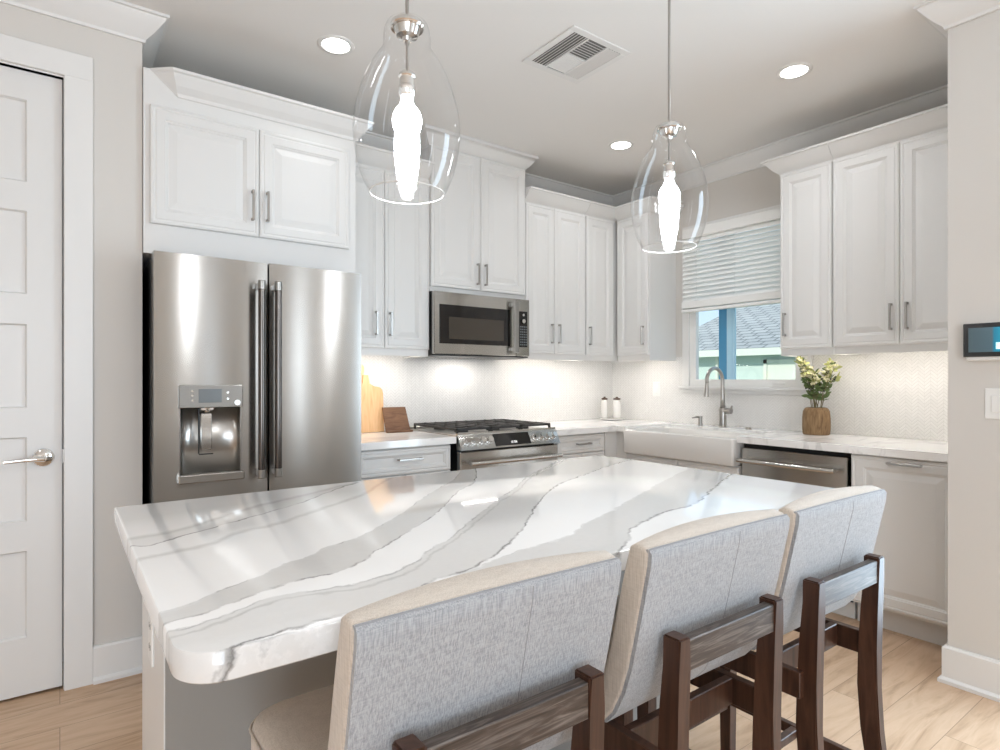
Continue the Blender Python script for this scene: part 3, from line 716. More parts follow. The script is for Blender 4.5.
def slant_box(bm, x0, x1, t0, t1, o0, o1):
    v = [bm.verts.new(fas(x, t, o)) for x in (x0, x1) for t in (t0, t1) for o in (o0, o1)]
    for q in ((0, 1, 3, 2), (4, 6, 7, 5), (0, 4, 5, 1), (2, 3, 7, 6), (0, 2, 6, 4), (1, 5, 7, 3)): bm.faces.new([v[i] for i in q])
bm = bmesh.new(); slant_box(bm, 2.118, 2.392, .12, .90, -.001, .003); ds = link('display', bm, M['darkglass'], fa)
bm = bmesh.new()    # digits of a clock read as small bright strokes
SEG = {'1': 'bc', '2': 'abged', '0': 'abcdef', '5': 'afgcd', '8': 'abcdefg', '3': 'abgcd'}
def digit(ch, x, t, w=.008, hh=.13):
    k = .0016; th = .012
    S = {'a': (x, x + w, t + hh, t + hh + th), 'g': (x, x + w, t + hh / 2, t + hh / 2 + th), 'd': (x, x + w, t, t + th), 'f': (x, x + k, t + hh / 2, t + hh), 'b': (x + w - k, x + w, t + hh / 2, t + hh), 'e': (x, x + k, t, t + hh / 2), 'c': (x + w - k, x + w, t, t + hh / 2)}
    for s in SEG[ch]: slant_box(bm, *S[s], .003, .0036)
x = 2.232
for ch in '12:08':
    if ch == ':':
        slant_box(bm, x, x + .002, .27, .29, .003, .0036); slant_box(bm, x, x + .002, .33, .35, .003, .0036); x += .006
    else: digit(ch, x, .24); x += .012
link('clock_digits', bm, M['text'], ds)
for x in (1.915, 1.968, 2.022, 2.075, 2.435, 2.485, 2.535, 2.585):
    bm = bmesh.new(); a = fas(x, .50); cyl(bm, a, a + nrm * .006, .024, .023, 28); cyl(bm, a + nrm * .006, a + nrm * .034, .0185, .017, 28)
    link('knob', bm, M['chrome'], fa, autos=35)
od = link('oven_door', B((RX0 + .002, RX1 - .002, 2.925, 2.965, .235, .822), bev=.004), M['steel'], rg)
link('oven_window', B((RX0 + .11, RX1 - .11, 2.9235, 2.93, .36, .66), bev=.001), M['darkglass'], od)
bm = bmesh.new(); cyl(bm, (RX0 + .045, 2.872, .758), (RX1 - .02, 2.872, .758), .0125, None, 20)
for x in (RX0 + .07, RX1 - .05): box(bm, x - .012, x + .012, 2.872, 2.927, .749, .767, .003)
link('oven_handle', bm, M['bar'], od, autos=40)
link('storage_drawer', B((RX0 + .002, RX1 - .002, 2.928, 2.965, .060, .228), bev=.004), M['steel'], rg)
for (x0, x1) in ((RX0 + .015, RX0 + .262), (RX0 + .266, RX1 - .266), (RX1 - .262, RX1 - .015)):
    bm = bmesh.new(); y0, y1 = 2.985, YB - .070; z = .958; t = .006
    for x in (x0, x1 - 2 * t): box(bm, x, x + 2 * t, y0, y1, z - .014, z, .002)
    for y in (y0, y1 - 2 * t, (y0 + y1) / 2): box(bm, x0, x1, y, y + 2 * t, z - .014, z, .002)
    for q in range(1, 3): xx = x0 + (x1 - x0) * q / 3; box(bm, xx - t, xx + t, y0, y1, z - .012, z + .002, .002)
    for yy in (y0 + .14, y1 - .14): box(bm, x0, x1, yy - t, yy + t, z - .012, z + .002, .002)
    for xx in (x0 + t, x1 - t):
        for yy in (y0 + t, y1 - t): box(bm, xx - t, xx + t, yy - t, yy + t, .920, z - .010)
    link('grate', bm, M['iron'], rg)
for x in (RX0 + .14, (RX0 + RX1) / 2, RX1 - .14):
    for y in (3.13, 3.38):
        bm = bmesh.new(); cyl(bm, (x, y, .921), (x, y, .932), .045, .042, 24); cyl(bm, (x, y, .932), (x, y, .940), .030, .028, 24)
        link('burner', bm, M['iron'], rg, autos=40)

# ------------------------------------------------------------------ microwave
mw = thing('microwave', 'stainless steel over-the-range microwave with dark glass door', 'microwave', (0, 0, 0))
MX0, MX1, MZ0, MZ1 = 1.857, 2.612, 1.402, 1.797
link('body', B((MX0, MX1, 3.235, YB - .01, MZ0, MZ1)), M['black'], mw)
md = link('door', B((MX0, 2.497, 3.200, 3.234, MZ0 + .004, MZ1 - .002), bev=.003), M['steel'], mw)
link('door_glass', B((1.893, 2.440, 3.197, 3.202, 1.472, 1.716), bev=.001), M['darkglass'], md)
link('viewing_window', B((1.960, 2.388, 3.1955, 3.199, 1.502, 1.640), bev=.0005), M['ovenwin'], md)
bm = bmesh.new(); box(bm, 2.446, 2.486, 3.150, 3.168, 1.425, 1.775, .005)
for z in (1.45, 1.75): box(bm, 2.452, 2.480, 3.166, 3.202, z - .014, z + .014, .003)
link('handle', bm, M['greymetal'], md)
mp_ = link('control_panel', B((2.499, MX1, 3.200, 3.234, MZ0 + .004, MZ1 - .002), bev=.003), M['steel'], mw)
link('keypad', B((2.522, 2.592, 3.1975, 3.202, 1.468, 1.712), bev=.001), M['darkglass'], mp_)
bm = bmesh.new(); cyl(bm, (2.553, 3.1975, 1.645), (2.553, 3.186, 1.645), .016, .014, 24); link('dial', bm, M['chrome'], mp_, autos=40)
bm = bmesh.new(); cyl(bm, (2.556, 3.1975, 1.688), (2.556, 3.194, 1.688), .009, None, 16); link('button', bm, M['chrome'], mp_)
bm = bmesh.new()
for i in range(4):
    for j in range(8): box(bm, 2.529 + i * .0155, 2.539 + i * .0155, 3.1968, 3.198, 1.480 + j * .0175, 1.489 + j * .0175)
link('key_legends', bm, M['lcd'], mp_)
link('vent_grille', B((MX0 + .01, MX1 - .01, 3.205, 3.5, MZ0 - .006, MZ0 + .003)), M['black'], mw)

# ------------------------------------------------------------------ dishwasher
dw = thing('dishwasher', 'stainless steel dishwasher with bar handle beside the sink', 'dishwasher', (XD, 2.003, 0), R(-90))
link('body', B((.004, .606, .04, .60, .10, .870)), M['gap'], dw)
link('door', B((.012, .600, .0, .04, .125, .846), bev=.003), M['steel'], dw)
bm = bmesh.new(); cyl(bm, (.016, -.052, .775), (.560, -.052, .775), .0125, None, 20)
for x in (.05, .535): box(bm, x - .014, x + .014, -.052, .002, .765, .785, .003)
link('handle', bm, M['bar'], dw, autos=40)
link('kick_panel', B((.012, .600, .085, .11, 0.002, .115)), M['toe'], dw)

# ------------------------------------------------------------------ sink, faucet
bm = bmesh.new(); SX0, SX1, SY0, SY1, SZ0, SZ1 = 3.185, 3.655, 2.012, 2.868, .732, .897
def rrect(x0, x1, y0, y1, r, n=6):
    out = []
    for cx, cy_, a0 in ((x1 - r, y1 - r, 0), (x0 + r, y1 - r, 90), (x0 + r, y0 + r, 180), (x1 - r, y0 + r, 270)):
        for i in range(n + 1):
            a = R(a0 + 90 * i / n); out.append((cx + r * math.cos(a), cy_ + r * math.sin(a)))
    return out
def loft(bm, rings, cap0=True, cap1=True):
    V = [[bm.verts.new(p) for p in r] for r in rings]; n = len(V[0])
    for a, b in zip(V[:-1], V[1:]):
        for i in range(n): bm.faces.new([a[i], a[(i + 1) % n], b[(i + 1) % n], b[i]])
    if cap0: bm.faces.new(V[0][::-1])
    if cap1: bm.faces.new(V[-1])
def rr3(z, ins, r): return [(x, y, z) for x, y in rrect(SX0 + ins, SX1 - ins, SY0 + ins, SY1 - ins, r)]
loft(bm, [rr3(SZ0, .012, .012), rr3(SZ0 + .004, .004, .016), rr3(SZ0 + .012, 0, .018), rr3(SZ1 - .010, 0, .018), rr3(SZ1 - .003, .003, .018), rr3(SZ1, .010, .018),
          rr3(SZ1, .026, .03), rr3(SZ1 - .003, .032, .03), rr3(SZ1 - .012, .036, .035), rr3(SZ0 + .030, .042, .05), rr3(SZ0 + .015, .07, .06)])
o = link('farmhouse_sink', bm, M['ceramic'], autos=50); tag(o, 'white farmhouse apron sink below the window', 'sink')
fx, fy = 3.735, 2.440
fc = thing('faucet', 'brushed nickel gooseneck faucet behind the sink', 'faucet', (fx, fy, CT1))
bm = bmesh.new(); cyl(bm, (0, 0, 0), (0, 0, .006), .030, .029, 32); cyl(bm, (0, 0, .006), (0, 0, .112), .026, .026, 32); cyl(bm, (0, 0, .112), (0, 0, .132), .030, .026, 32)
link('base', bm, M['nickel'], fc, autos=40)
bm = bmesh.new(); ar = [Vector((0, 0, .125)), Vector((0, 0, .20)), Vector((0, 0, .27))]
Rr = .092
for i in range(0, 19):
    a = math.pi * i / 18 * 1.04; ar.append(Vector((-Rr + Rr * math.cos(a), 0, .318 + Rr * math.sin(a) * 1.0)))
tube(bm, ar, [.019, .015, .013] + [.0125] * 19, 18)
link('gooseneck', bm, M['nickel'], fc, smooth=True)
bm = bmesh.new(); e = ar[-1]; tube(bm, [e + Vector((0, 0, .004)), e + Vector((-.004, 0, -.03)), e + Vector((-.008, 0, -.075)), e + Vector((-.009, 0, -.092))], [.012, .0135, .0165, .0165], 20)
link('spray_head', bm, M['nickel'], fc, autos=40)
bm = bmesh.new(); cyl(bm, (0, -.015, .115), (0, -.068, .115), .021, .021, 24); tube(bm, [(0, -.055, .118), (-.01, -.075, .135), (-.02, -.085, .150)], [.010, .008, .006], 12)
link('lever', bm, M['nickel'], fc, autos=40)
sd = thing('soap_dispenser', 'short nickel soap dispenser left of the faucet', 'soap dispenser', (3.725, 2.615, CT1))
bm = bmesh.new(); cyl(bm, (0, 0, 0), (0, 0, .004), .020, .019, 24); cyl(bm, (0, 0, .004), (0, 0, .055), .0145, .0145, 24); cyl(bm, (0, 0, .055), (0, 0, .068), .017, .016, 24)
link('pump', bm, M['nickel'], sd, autos=40)
bm = bmesh.new(); tube(bm, [(0, 0, .060), (-.03, .012, .062), (-.062, .022, .056)], [.007, .006, .005], 12); link('spout', bm, M['nickel'], sd, smooth=True)
bm = bmesh.new(); cyl(bm, (3.715, 2.235, CT1), (3.715, 2.235, CT1 + .010), .021, .019, 28); cyl(bm, (3.715, 2.235, CT1 + .010), (3.715, 2.235, CT1 + .014), .012, .012, 24)
o = link('sink_button', bm, M['nickel'], autos=40); tag(o, 'small round nickel button on the counter right of the faucet', 'button')

# ------------------------------------------------------------------ blind
bl = thing('window_blind', 'white horizontal slat blind covering the upper part of the window', 'blind', (0, 0, 0))
BX = 3.795; BY0, BY1 = 1.925, 2.812
bm = bmesh.new(); box(bm, BX - .016, XR - .019, BY0, BY1, 2.300, 2.372, .004); link('valance', bm, M['plastic'], bl)
NS = 14
slatm = bpy.data.materials.new('translucent_blind_slat'); slatm.use_nodes = True
_n, _l = slatm.node_tree.nodes, slatm.node_tree.links; _b = _n['Principled BSDF']; _b.inputs['Base Color'].default_value = (.88, .88, .86, 1); _b.inputs['Roughness'].default_value = .5
_t = _n.new('ShaderNodeBsdfTranslucent'); _t.inputs[0].default_value = (.85, .85, .83, 1); _m = _n.new('ShaderNodeMixShader'); _m.inputs[0].default_value = .03
_l.new(_b.outputs[0], _m.inputs[1]); _l.new(_t.outputs[0], _m.inputs[2]); _l.new(_m.outputs[0], _n['Material Output'].inputs[0])
for i in range(NS):
    z = 1.832 + i * (2.300 - 1.832) / NS + .012; bm = bmesh.new()
    # tilted slat
    a, dx, dz, th = 0, .0150, .0185, .0025
    v = [bm.verts.new(p) for p in [(BX + 0 - dx, BY0 + .005, z - dz), (BX - dx, BY1 - .005, z - dz), (BX + dx, BY1 - .005, z + dz), (BX + dx, BY0 + .005, z + dz), (BX - dx - .001, BY0 + .005, z - dz + th), (BX - dx - .001, BY1 - .005, z - dz + th), (BX + dx - .001, BY1 - .005, z + dz + th), (BX + dx - .001, BY0 + .005, z + dz + th)]]
    for q in ((0, 1, 2, 3), (7, 6, 5, 4), (0, 4, 5, 1), (1, 5, 6, 2), (2, 6, 7, 3), (3, 7, 4, 0)): bm.faces.new([v[k] for k in q])
    link('slat', bm, slatm, bl)
bm = bmesh.new(); box(bm, BX - .024, BX + .024, BY0, BY1, 1.776, 1.826, .004)
link('slat_stack', bm, M['plastic'], bl)
bm = bmesh.new(); box(bm, BX - .026, BX + .026, BY0, BY1, 1.748, 1.770, .006, 2); link('bottom_rail', bm, M['plastic'], bl)
for y in (BY0 + .10, (BY0 + BY1) / 2, BY1 - .13):
    bm = bmesh.new(); cyl(bm, (BX - .022, y, 1.76), (BX - .022, y, 2.31), .0012, None, 6); link('ladder_cord', bm, M['plastic'], bl)

# ------------------------------------------------------------------ island
il = thing('kitchen_island', 'light grey painted kitchen island base below the quartz top', 'island', (0, 0, 0))
IX0, IX1, IY0, IY1 = .170, 1.872, 1.371, 1.765
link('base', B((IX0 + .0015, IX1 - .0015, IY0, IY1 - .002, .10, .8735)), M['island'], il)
link('end_panel', B((IX0 - .001, IX0 + .02, IY0 + .004, IY1, .0, .8735), (IX0 + .0, IX0 + .02, IY0 + .001, IY0 + .004, 0, .099)), M['cab'], il)
link('end_panel', B((IX1 - .02, IX1 + .001, IY0 + .004, IY1, .0, .8735)), M['cab'], il)
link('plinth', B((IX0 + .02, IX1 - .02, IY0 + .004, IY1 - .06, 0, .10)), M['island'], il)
for k in range(3):
    w = (IX1 - IX0 - .05) / 3; x0 = IX0 + .025 + k * w
    bm = bmesh.new(); box(bm, x0, x0 + w - .004, IY1, IY1 + .018, .12, .86, .003); link('door', bm, M['cab'], il)
bm = bmesh.new()
TX0, TX1, TY0, TY1 = .114, 1.922, .797, 1.860
def tr(z, ins): 
    out = []; x0, x1, y0, y1 = TX0 + ins, TX1 - ins, TY0 + ins, TY1 - ins
    for cx, cy_, a0, r in ((x1 - .012, y1 - .012, 0, .012), (x0 + .012, y1 - .012, 90, .012), (x0 + .06 - ins, y0 + .06 - ins, 180, .06 - ins), (x1 - .06 + ins, y0 + .06 - ins, 270, .06 - ins)):
        for i in range(11):
            a = R(a0 + 9 * i); out.append((cx + r * math.cos(a), cy_ + r * math.sin(a), z))
    return out
loft(bm, [tr(CT0, .002), tr(CT0 + .002, 0), tr(CT1 - .003, 0), tr(CT1 - .0008, .0012), tr(CT1, .003)])
o = link('island_countertop', bm, M['quartz'], autos=30); tag(o, 'white quartz island countertop with flowing grey veins', 'countertop')
ot = thing('wall_outlet', 'white electrical outlet on the end panel of the island', 'outlet', (IX0 - .0055, 1.565, .665), R(-90))
# local: plate faces -y -> world -x
link('plate', B((-.036, .036, 0, .005, -.058, .058), bev=.002), M['plastic'], ot)
link('slots', B((-.012, -.008, -.0005, .002, .018, .030), (.006, .010, -.0005, .002, .018, .030), (-.012, -.008, -.0005, .002, -.030, -.018), (.006, .010, -.0005, .002, -.030, -.018)), M['gap'], ot)

# ------------------------------------------------------------------ bar stools
def stool():
    t = thing('bar_stool', '', 'bar stool')
    W2 = .232
    # rear surface profile (y,z) of the reclined back, top to bottom, then curling under
    RP = [(.012, .958), (.002, .948), (.004, .925), (.016, .870), (.031, .800), (.046, .735), (.062, .685), (.084, .640), (.108, .612), (.150, .600)]
    FP = [(.034, .962), (.050, .952), (.058, .925), (.072, .870), (.088, .800), (.104, .735), (.118, .690), (.130, .660), (.150, .630), (.165, .606)]
    def bow(x, k): return k * (1 - (x / W2) ** 2)
    nx = 14
    def sheet(bm, prof, k, inset=0.0, dy=0.0, crown=.0):
        rows = []
        for (y, z) in prof:
            row = []
            for i in range(nx + 1):
                x = (-W2 + inset) + 2 * (W2 - inset) * i / nx
                cr = crown * (1 - (x / W2) ** 2) * max(0, (z - .90) / .06)
                row.append(bm.verts.new((x, y + dy + bow(x, k), z + cr)))
            rows.append(row)
        for a, b in zip(rows[:-1], rows[1:]):
            for i in range(nx): bm.faces.new([a[i], a[i + 1], b[i + 1], b[i]])
        return rows
    bm = bmesh.new()
    r1 = sheet(bm, RP, .004, 0.0, .005); r2 = sheet(bm, FP, .026, crown=.006)
    for a, b in ((r1[0], r2[0]), (r1[-1], r2[-1])):
        for i in range(nx): bm.faces.new([a[i], a[i + 1], b[i + 1], b[i]])
    for s in (0, -1):
        for j in range(len(RP) - 1): bm.faces.new([r1[j][s], r1[j + 1][s], r2[j + 1][s], r2[j][s]])
    o = link('backrest', bm, M['beige'], t, smooth=True); o['label'] = 'beige front and sides of the padded back'
    md = o.modifiers.new('bevel', 'BEVEL'); md.width = .009; md.segments = 3; md.limit_method = 'ANGLE'; md.angle_limit = R(50)
    # rear linen panel: thin padded skin
    bm = bmesh.new(); RPp = [(.010, .956)] + RP[1:]
    a = sheet(bm, RPp, .004, .003, -.001); b = sheet(bm, [(y + .010, z - .003) for y, z in RPp], .004, .003, -.001)
    for s in (0, -1):
        for i in range(nx): bm.faces.new([a[s][i], a[s][i + 1], b[s][i + 1], b[s][i]])
        for j in range(len(RPp) - 1): bm.faces.new([a[j][s], a[j + 1][s], b[j + 1][s], b[j][s]])
    o = link('back_panel', bm, M['linen'], t, autos=60); o['label'] = 'pale grey linen rear of the padded back'
    bm = bmesh.new(); tube(bm, [(.045, y - .0005 + bow(.045, .004), z + .0) for y, z in RP[1:-1]], .0011, 6); link('seam', bm, M['seam'], o)
    bm = bmesh.new(); tube(bm, [(-W2 + .004 + (2 * W2 - .008) * i / 20, RP[0][0] - .004 + bow(-W2 + 2 * W2 * i / 20, .004), .9545) for i in range(21)], .0014, 6); link('seam', bm, M['seam'], o)
    # seat cushion
    def rr(z, ins, r):
        out = []
        x0, x1, y0, y1 = -.243 + ins, .243 - ins, .168 + ins, .475 - ins
        for cx, cy_, a0 in ((x1 - r, y1 - r, 0), (x0 + r, y1 - r, 90), (x0 + r, y0 + r, 180), (x1 - r, y0 + r, 270)):
            for i in range(7):
                q = R(a0 + 15 * i); out.append((cx + r * math.cos(q), cy_ + r * math.sin(q), z))
        return out
    bm = bmesh.new(); loft(bm, [rr(.582, .006, .05), rr(.590, .0, .05), rr(.632, .0, .05), rr(.648, .006, .05), rr(.658, .020, .05), rr(.663, .050, .05), rr(.665, .10, .04)])
    se = link('seat', bm, M['beige'], t, autos=50)
    bm = bmesh.new(); pts = rr(.634, -.001, .05); pts.append(pts[0]); tube(bm, pts, .0025, 6, False); link('piping', bm, M['beige'], se, smooth=True)
    link('seat_frame', B((-.190, .190, .440, .462, .520, .580), (-.190, -.168, .02, .46, .520, .580), (.168, .190, .02, .46, .520, .580), (-.17, .17, .10, .12, .520, .580), bev=.002), M['stoolwood'], t)
    # legs
    def post(x, prof, w, name='leg'):
        bm = bmesh.new(); rings = []
        for (y, z, d) in prof: rings.append([(x - w / 2, y - d / 2, z), (x + w / 2, y - d / 2, z), (x + w / 2, y + d / 2, z), (x - w / 2, y + d / 2, z)])
        loft(bm, rings); 
        bmesh.ops.bevel(bm, geom=[e for e in bm.edges if abs((e.verts[0].co - e.verts[1].co).z) > .005 or e.verts[0].co.z > prof[-1][1] - .001], offset=.003, segments=2, affect='EDGES')
        return link(name, bm, M['stoolwood'], t)
    for s in (-1, 1):
        post(s * .158, [(-.052, 0, .032), (-.030, .10, .036), (-.008, .22, .042), (.008, .34, .047), (.015, .45, .049), (.014, .55, .046), (.009, .66, .041), (.005, .735, .038), (.004, .792, .038)], .032)
        post(s * .200, [(.452, 0, .034), (.452, .30, .040), (.452, .580, .044)], .036)
        link('stretcher', B((s * .175 - .010, s * .175 + .010, -.005, .445, .215, .245), bev=.002), M['stoolwood'], t)
    link('footrest', B((-.185, .185, .440, .462, .190, .222), bev=.002), M['stoolwood'], t)
    link('stretcher', B((-.166, .166, .205, .227, .218, .243), bev=.002), M['stoolwood'], t)
    o = link('back_rail', B((-.1425, .1425, -.011, .012, .727, .784), bev=.002), M['stoolrail'], t); o['label'] = 'brown crossrail with glare streaks painted in'
    return t
s0 = stool()
def dup(root, loc, label, group, rz=0.0):
    r = root.copy(); COL.objects.link(r); r.location = loc; r.rotation_euler = (0, 0, rz); r['label'] = label; r['group'] = group
    for ch in list(root.children):
        c = ch.copy(); COL.objects.link(c); c.parent = r
        for g in ch.children:
            d = g.copy(); COL.objects.link(d); d.parent = c
    return r
GS = 'upholstered bar stools along the island'
SY = .668
s0.location = (.512, SY, 0); s0['label'] = 'nearest bar stool in the foreground, its beige seat showing at the left'; s0['group'] = GS
dup(s0, (1.046, SY, 0), 'middle bar stool of the three along the island', GS)
dup(s0, (1.545, SY, 0), 'farthest bar stool, at the right end of the island', GS)

# ------------------------------------------------------------------ pendants
def pendant():
    t = thing('pendant_lamp', '', 'pendant lamp')
    # local z = world z
    prof = [(.040, 2.137), (.050, 2.128), (.056, 2.112), (.058, 2.096), (.058, 2.080), (.060, 2.068), (.068, 2.054), (.080, 2.036), (.094, 2.010), (.108, 1.978), (.120, 1.942), (.128, 1.905), (.1315, 1.868), (.130, 1.832), (.124, 1.795), (.114, 1.758), (.102, 1.728), (.093, 1.711)]
    # refine
    pts = []
    for i in range(len(prof) - 1):
        for k in range(4):
            p0 = prof[max(i - 1, 0)]; p1 = prof[i]; p2 = prof[i + 1]; p3 = prof[min(i + 2, len(prof) - 1)]; u = k / 4
            pts.append(tuple(0.5 * (2 * p1[j] + (p2[j] - p0[j]) * u + (2 * p0[j] - 5 * p1[j] + 4 * p2[j] - p3[j]) * u * u + (3 * p1[j] - p0[j] - 3 * p2[j] + p3[j]) * u ** 3) for j in (0, 1)))
    pts.append(prof[-1])
    bm = bmesh.new(); lathe(bm, pts, n=72)
    g = link('glass_shade', bm, M['glass'], t, smooth=True)
    bm = bmesh.new(); tube(bm, [(.0915 * math.cos(2 * math.pi * i / 64), .0915 * math.sin(2 * math.pi * i / 64), 1.711) for i in range(65)], .0018, 8, False); link('rim', bm, M['ceramic'], g, smooth=True)
    bm = bmesh.new(); lathe(bm, [(0, 2.152), (.008, 2.152), (.012, 2.146), (.030, 2.141), (.040, 2.132), (.0425, 2.122), (.040, 2.119), (.034, 2.121), (.033, 2.116), (.026, 2.100), (.012, 2.096), (.010, 2.088), (0, 2.088)], n=40); link('cap', bm, M['chrome'], t, autos=35)
    bm = bmesh.new(); cyl(bm, (0, 0, 2.10), (0, 0, 2.012), .0035, None, 12); cyl(bm, (0, 0, 2.095), (0, 0, 2.080), .006, None, 14); link('inner_rod', bm, M['nickel'], t, autos=40)
    bm = bmesh.new(); lathe(bm, [(0, 2.014), (.012, 2.014), (.020, 2.006), (.021, 2.000), (.018, 1.996), (.018, 1.978), (.021, 1.974), (.021, 1.956), (.017, 1.950), (0, 1.950)], n=32); link('socket', bm, M['chrome'], t, autos=35)
    bm = bmesh.new(); lathe(bm, [(0, 1.951), (.014, 1.951), (.0145, 1.940), (.019, 1.928), (.028, 1.918), (.034, 1.906), (.0365, 1.892), (.035, 1.877), (.030, 1.864), (.023, 1.855), (.020, 1.850), (.022, 1.845), (.030, 1.838), (.031, 1.825), (.030, 1.795), (.027, 1.765), (.021, 1.737), (.013, 1.716), (.005, 1.707), (0, 1.706)], n=40); link('bulb_and_ghost', bm, M['bulb_and_ghost'], t, smooth=True)  # lower glowing lobe models the bulb's ghost reflection in the glass
    bm = bmesh.new(); cyl(bm, (0, 0, 2.155), (0, 0, CEIL - .02), .0045, None, 12); link('stem', bm, M['nickel'], t, autos=40)
    bm = bmesh.new(); lathe(bm, [(0, CEIL - .0005), (.062, CEIL - .0005), (.062, CEIL - .012), (.055, CEIL - .022), (.010, CEIL - .026), (0, CEIL - .026)], n=40); link('canopy', bm, M['chrome'], t, autos=35)
    return t
p0 = pendant(); p0.location = (.694, 1.33, 0); p0['label'] = 'larger looking clear glass pendant lamp, the one nearer the camera'; p0['group'] = 'clear glass pendants over the island'
dup(p0, (1.716, 1.33, 0), 'clear glass pendant lamp farther away, hanging in front of the window blind', 'clear glass pendants over the island')

# ------------------------------------------------------------------ downlights, vent
DL = ['recessed ceiling light left of the nearer pendant, above the refrigerator', 'smallest recessed ceiling light, toward the corner above the range side', 'recessed ceiling light above the cabinets right of the window']
for (x, y), lab in zip(DOWN_SEEN, DL):
    d = thing('recessed_light', lab, 'ceiling light', (x, y, 0), 0, 'recessed ceiling lights')
    bm = bmesh.new(); lathe(bm, [(.062, CEIL - .0005), (.062, CEIL - .004), (.070, CEIL - .006), (.082, CEIL - .004), (.084, CEIL - .0005)], n=48); link('trim_ring', bm, M['trim'], d, smooth=True)
    bm = bmesh.new(); cyl(bm, (0, 0, CEIL - .0008), (0, 0, CEIL - .0035), .062, None, 48); link('lens', bm, M['lens'], d)
vt = thing('ceiling_vent', 'white square four-way air vent in the ceiling', 'vent', (1.995, 2.094, 0), 0)
V0 = CEIL - .0005
link('frame', B((-.185, .185, .150, .185, V0 - .006, V0), (-.185, .185, -.185, -.150, V0 - .006, V0), (-.185, -.150, -.15, .15, V0 - .006, V0), (.150, .185, -.15, .15, V0 - .006, V0), bev=.002), M['trim'], vt)
link('backing', B((-.15, .15, -.15, .15, V0 - .0012, V0)), mat('duct_grey', (0.18, 0.18, 0.17), 0.8), vt)
def blade(bm, a, b, dirx, z=V0 - .004):
    """thin louvre from a to b, tilted toward dir"""
    A, Bb = Vector((*a, z)), Vector((*b, z)); D = Vector((*dirx, 0))
    v = [bm.verts.new(p) for p in (A - D * .0050 + Vector((0, 0, -.003)), Bb - D * .0050 + Vector((0, 0, -.003)), Bb + D * .0045 + Vector((0, 0, .0015)), A + D * .0045 + Vector((0, 0, .0015)))]
    w = [bm.verts.new(x.co + Vector((0, 0, .0012))) for x in v]
    bm.faces.new(v); bm.faces.new(w[::-1])
    for i in range(4): bm.faces.new([v[i], v[(i + 1) % 4], w[(i + 1) % 4], w[i]])
for i in range(5):       # left and right banks run along y
    x = -.140 + i * .0165
    bm = bmesh.new(); blade(bm, (x, -.148), (x, .148), (1, 0)); link('louvre', bm, M['trim'], vt)
    bm = bmesh.new(); blade(bm, (-x, -.148), (-x, .148), (-1, 0)); link('louvre', bm, M['trim'], vt)
for i in range(8):
    y = .010 + i * .0175
    bm = bmesh.new(); blade(bm, (-.058, y), (.058, y), (0, -1)); link('louvre', bm, M['trim'], vt)
    bm = bmesh.new(); blade(bm, (-.058, -y), (.058, -y), (0, 1)); link('louvre', bm, M['trim'], vt)
link('divider', B((-.064, -.058, -.15, .15, V0 - .008, V0 - .001), (.058, .064, -.15, .15, V0 - .008, V0 - .001), (-.06, .06, -.003, .003, V0 - .008, V0 - .001)), M['trim'], vt)

# ------------------------------------------------------------------ wall plates, touch panel
def plate(name, label, cat, loc, rz, kind='outlet', w=.036, h=.058):
    t = thing(name, label, cat, loc, rz)
    link('plate', B((-w, w, 0, .005, -h, h), bev=.002), M['plastic'], t)
    link('rocker' if kind == 'switch' else 'socket_face', B((-.017, .017, -.003, .002, -.034, .034), bev=.002), M['plastic'], t)
    return t
plate('wall_outlet', 'white outlet on the backsplash right of the range', 'outlet', (3.186, YB - .0125, 1.154), 0)
plate('wall_outlet', 'white outlet on the backsplash left of the window', 'outlet', (XR - .0125, 3.10, 1.168), R(-90))
sw = thing('light_switch', 'white rocker light switch below the touch panel on the near wall', 'light switch', (XN - .0055, .715, 1.153), R(-90), None)
link('plate', B((-.048, .075, 0, .005, -.060, .060), bev=.002), M['plastic'], sw)
link('rocker', B((-.028, .012, -.003, .002, -.034, .034), bev=.002), M['plastic'], sw)
link('rocker', B((.020, .060, -.003, .002, -.034, .034), bev=.002), M['plastic'], sw)
tp = thing('touch_panel', 'wall-mounted touch panel with blue screen on the near wall', 'touch panel', (XN - .0255, .826, 1.404), R(-90))
link('body', B((.006, .250, .004, .024, -.082, .060), bev=.004), M['plastic'], tp)
link('bezel', B((0, .256, -.006, .005, -.066, .066), bev=.002), M['black'], tp)
scr = mat('blue_screen', (0.01, 0.01, 0.01), 0.12)
n_, l_, b_ = NT(scr)
vv = texco(scr); sxyz = n_.new('ShaderNodeSeparateXYZ'); l_.new(vv, sxyz.inputs[0])
cc = ramp(scr, math_(scr, 'MULTIPLY', sxyz.outputs[0], 4.0, True), [(0.0, (.05, .075, .085)), (.37, (.06, .10, .12)), (.40, (.01, .16, .25)), (.62, (.02, .33, .45)), (1, (.02, .22, .33))])
l_.new(cc, b_.inputs['Emission Color']); b_.inputs['Emission Strength'].default_value = 1.0
link('screen', B((.018, .238, -.0075, -.005, -.048, .048)), scr, tp)
link('screen_icon', B((.105, .150, -.0082, -.0074, -.038, -.012), bev=.0002), emit('cyan_icon', (.15, .75, .8), .9), tp)

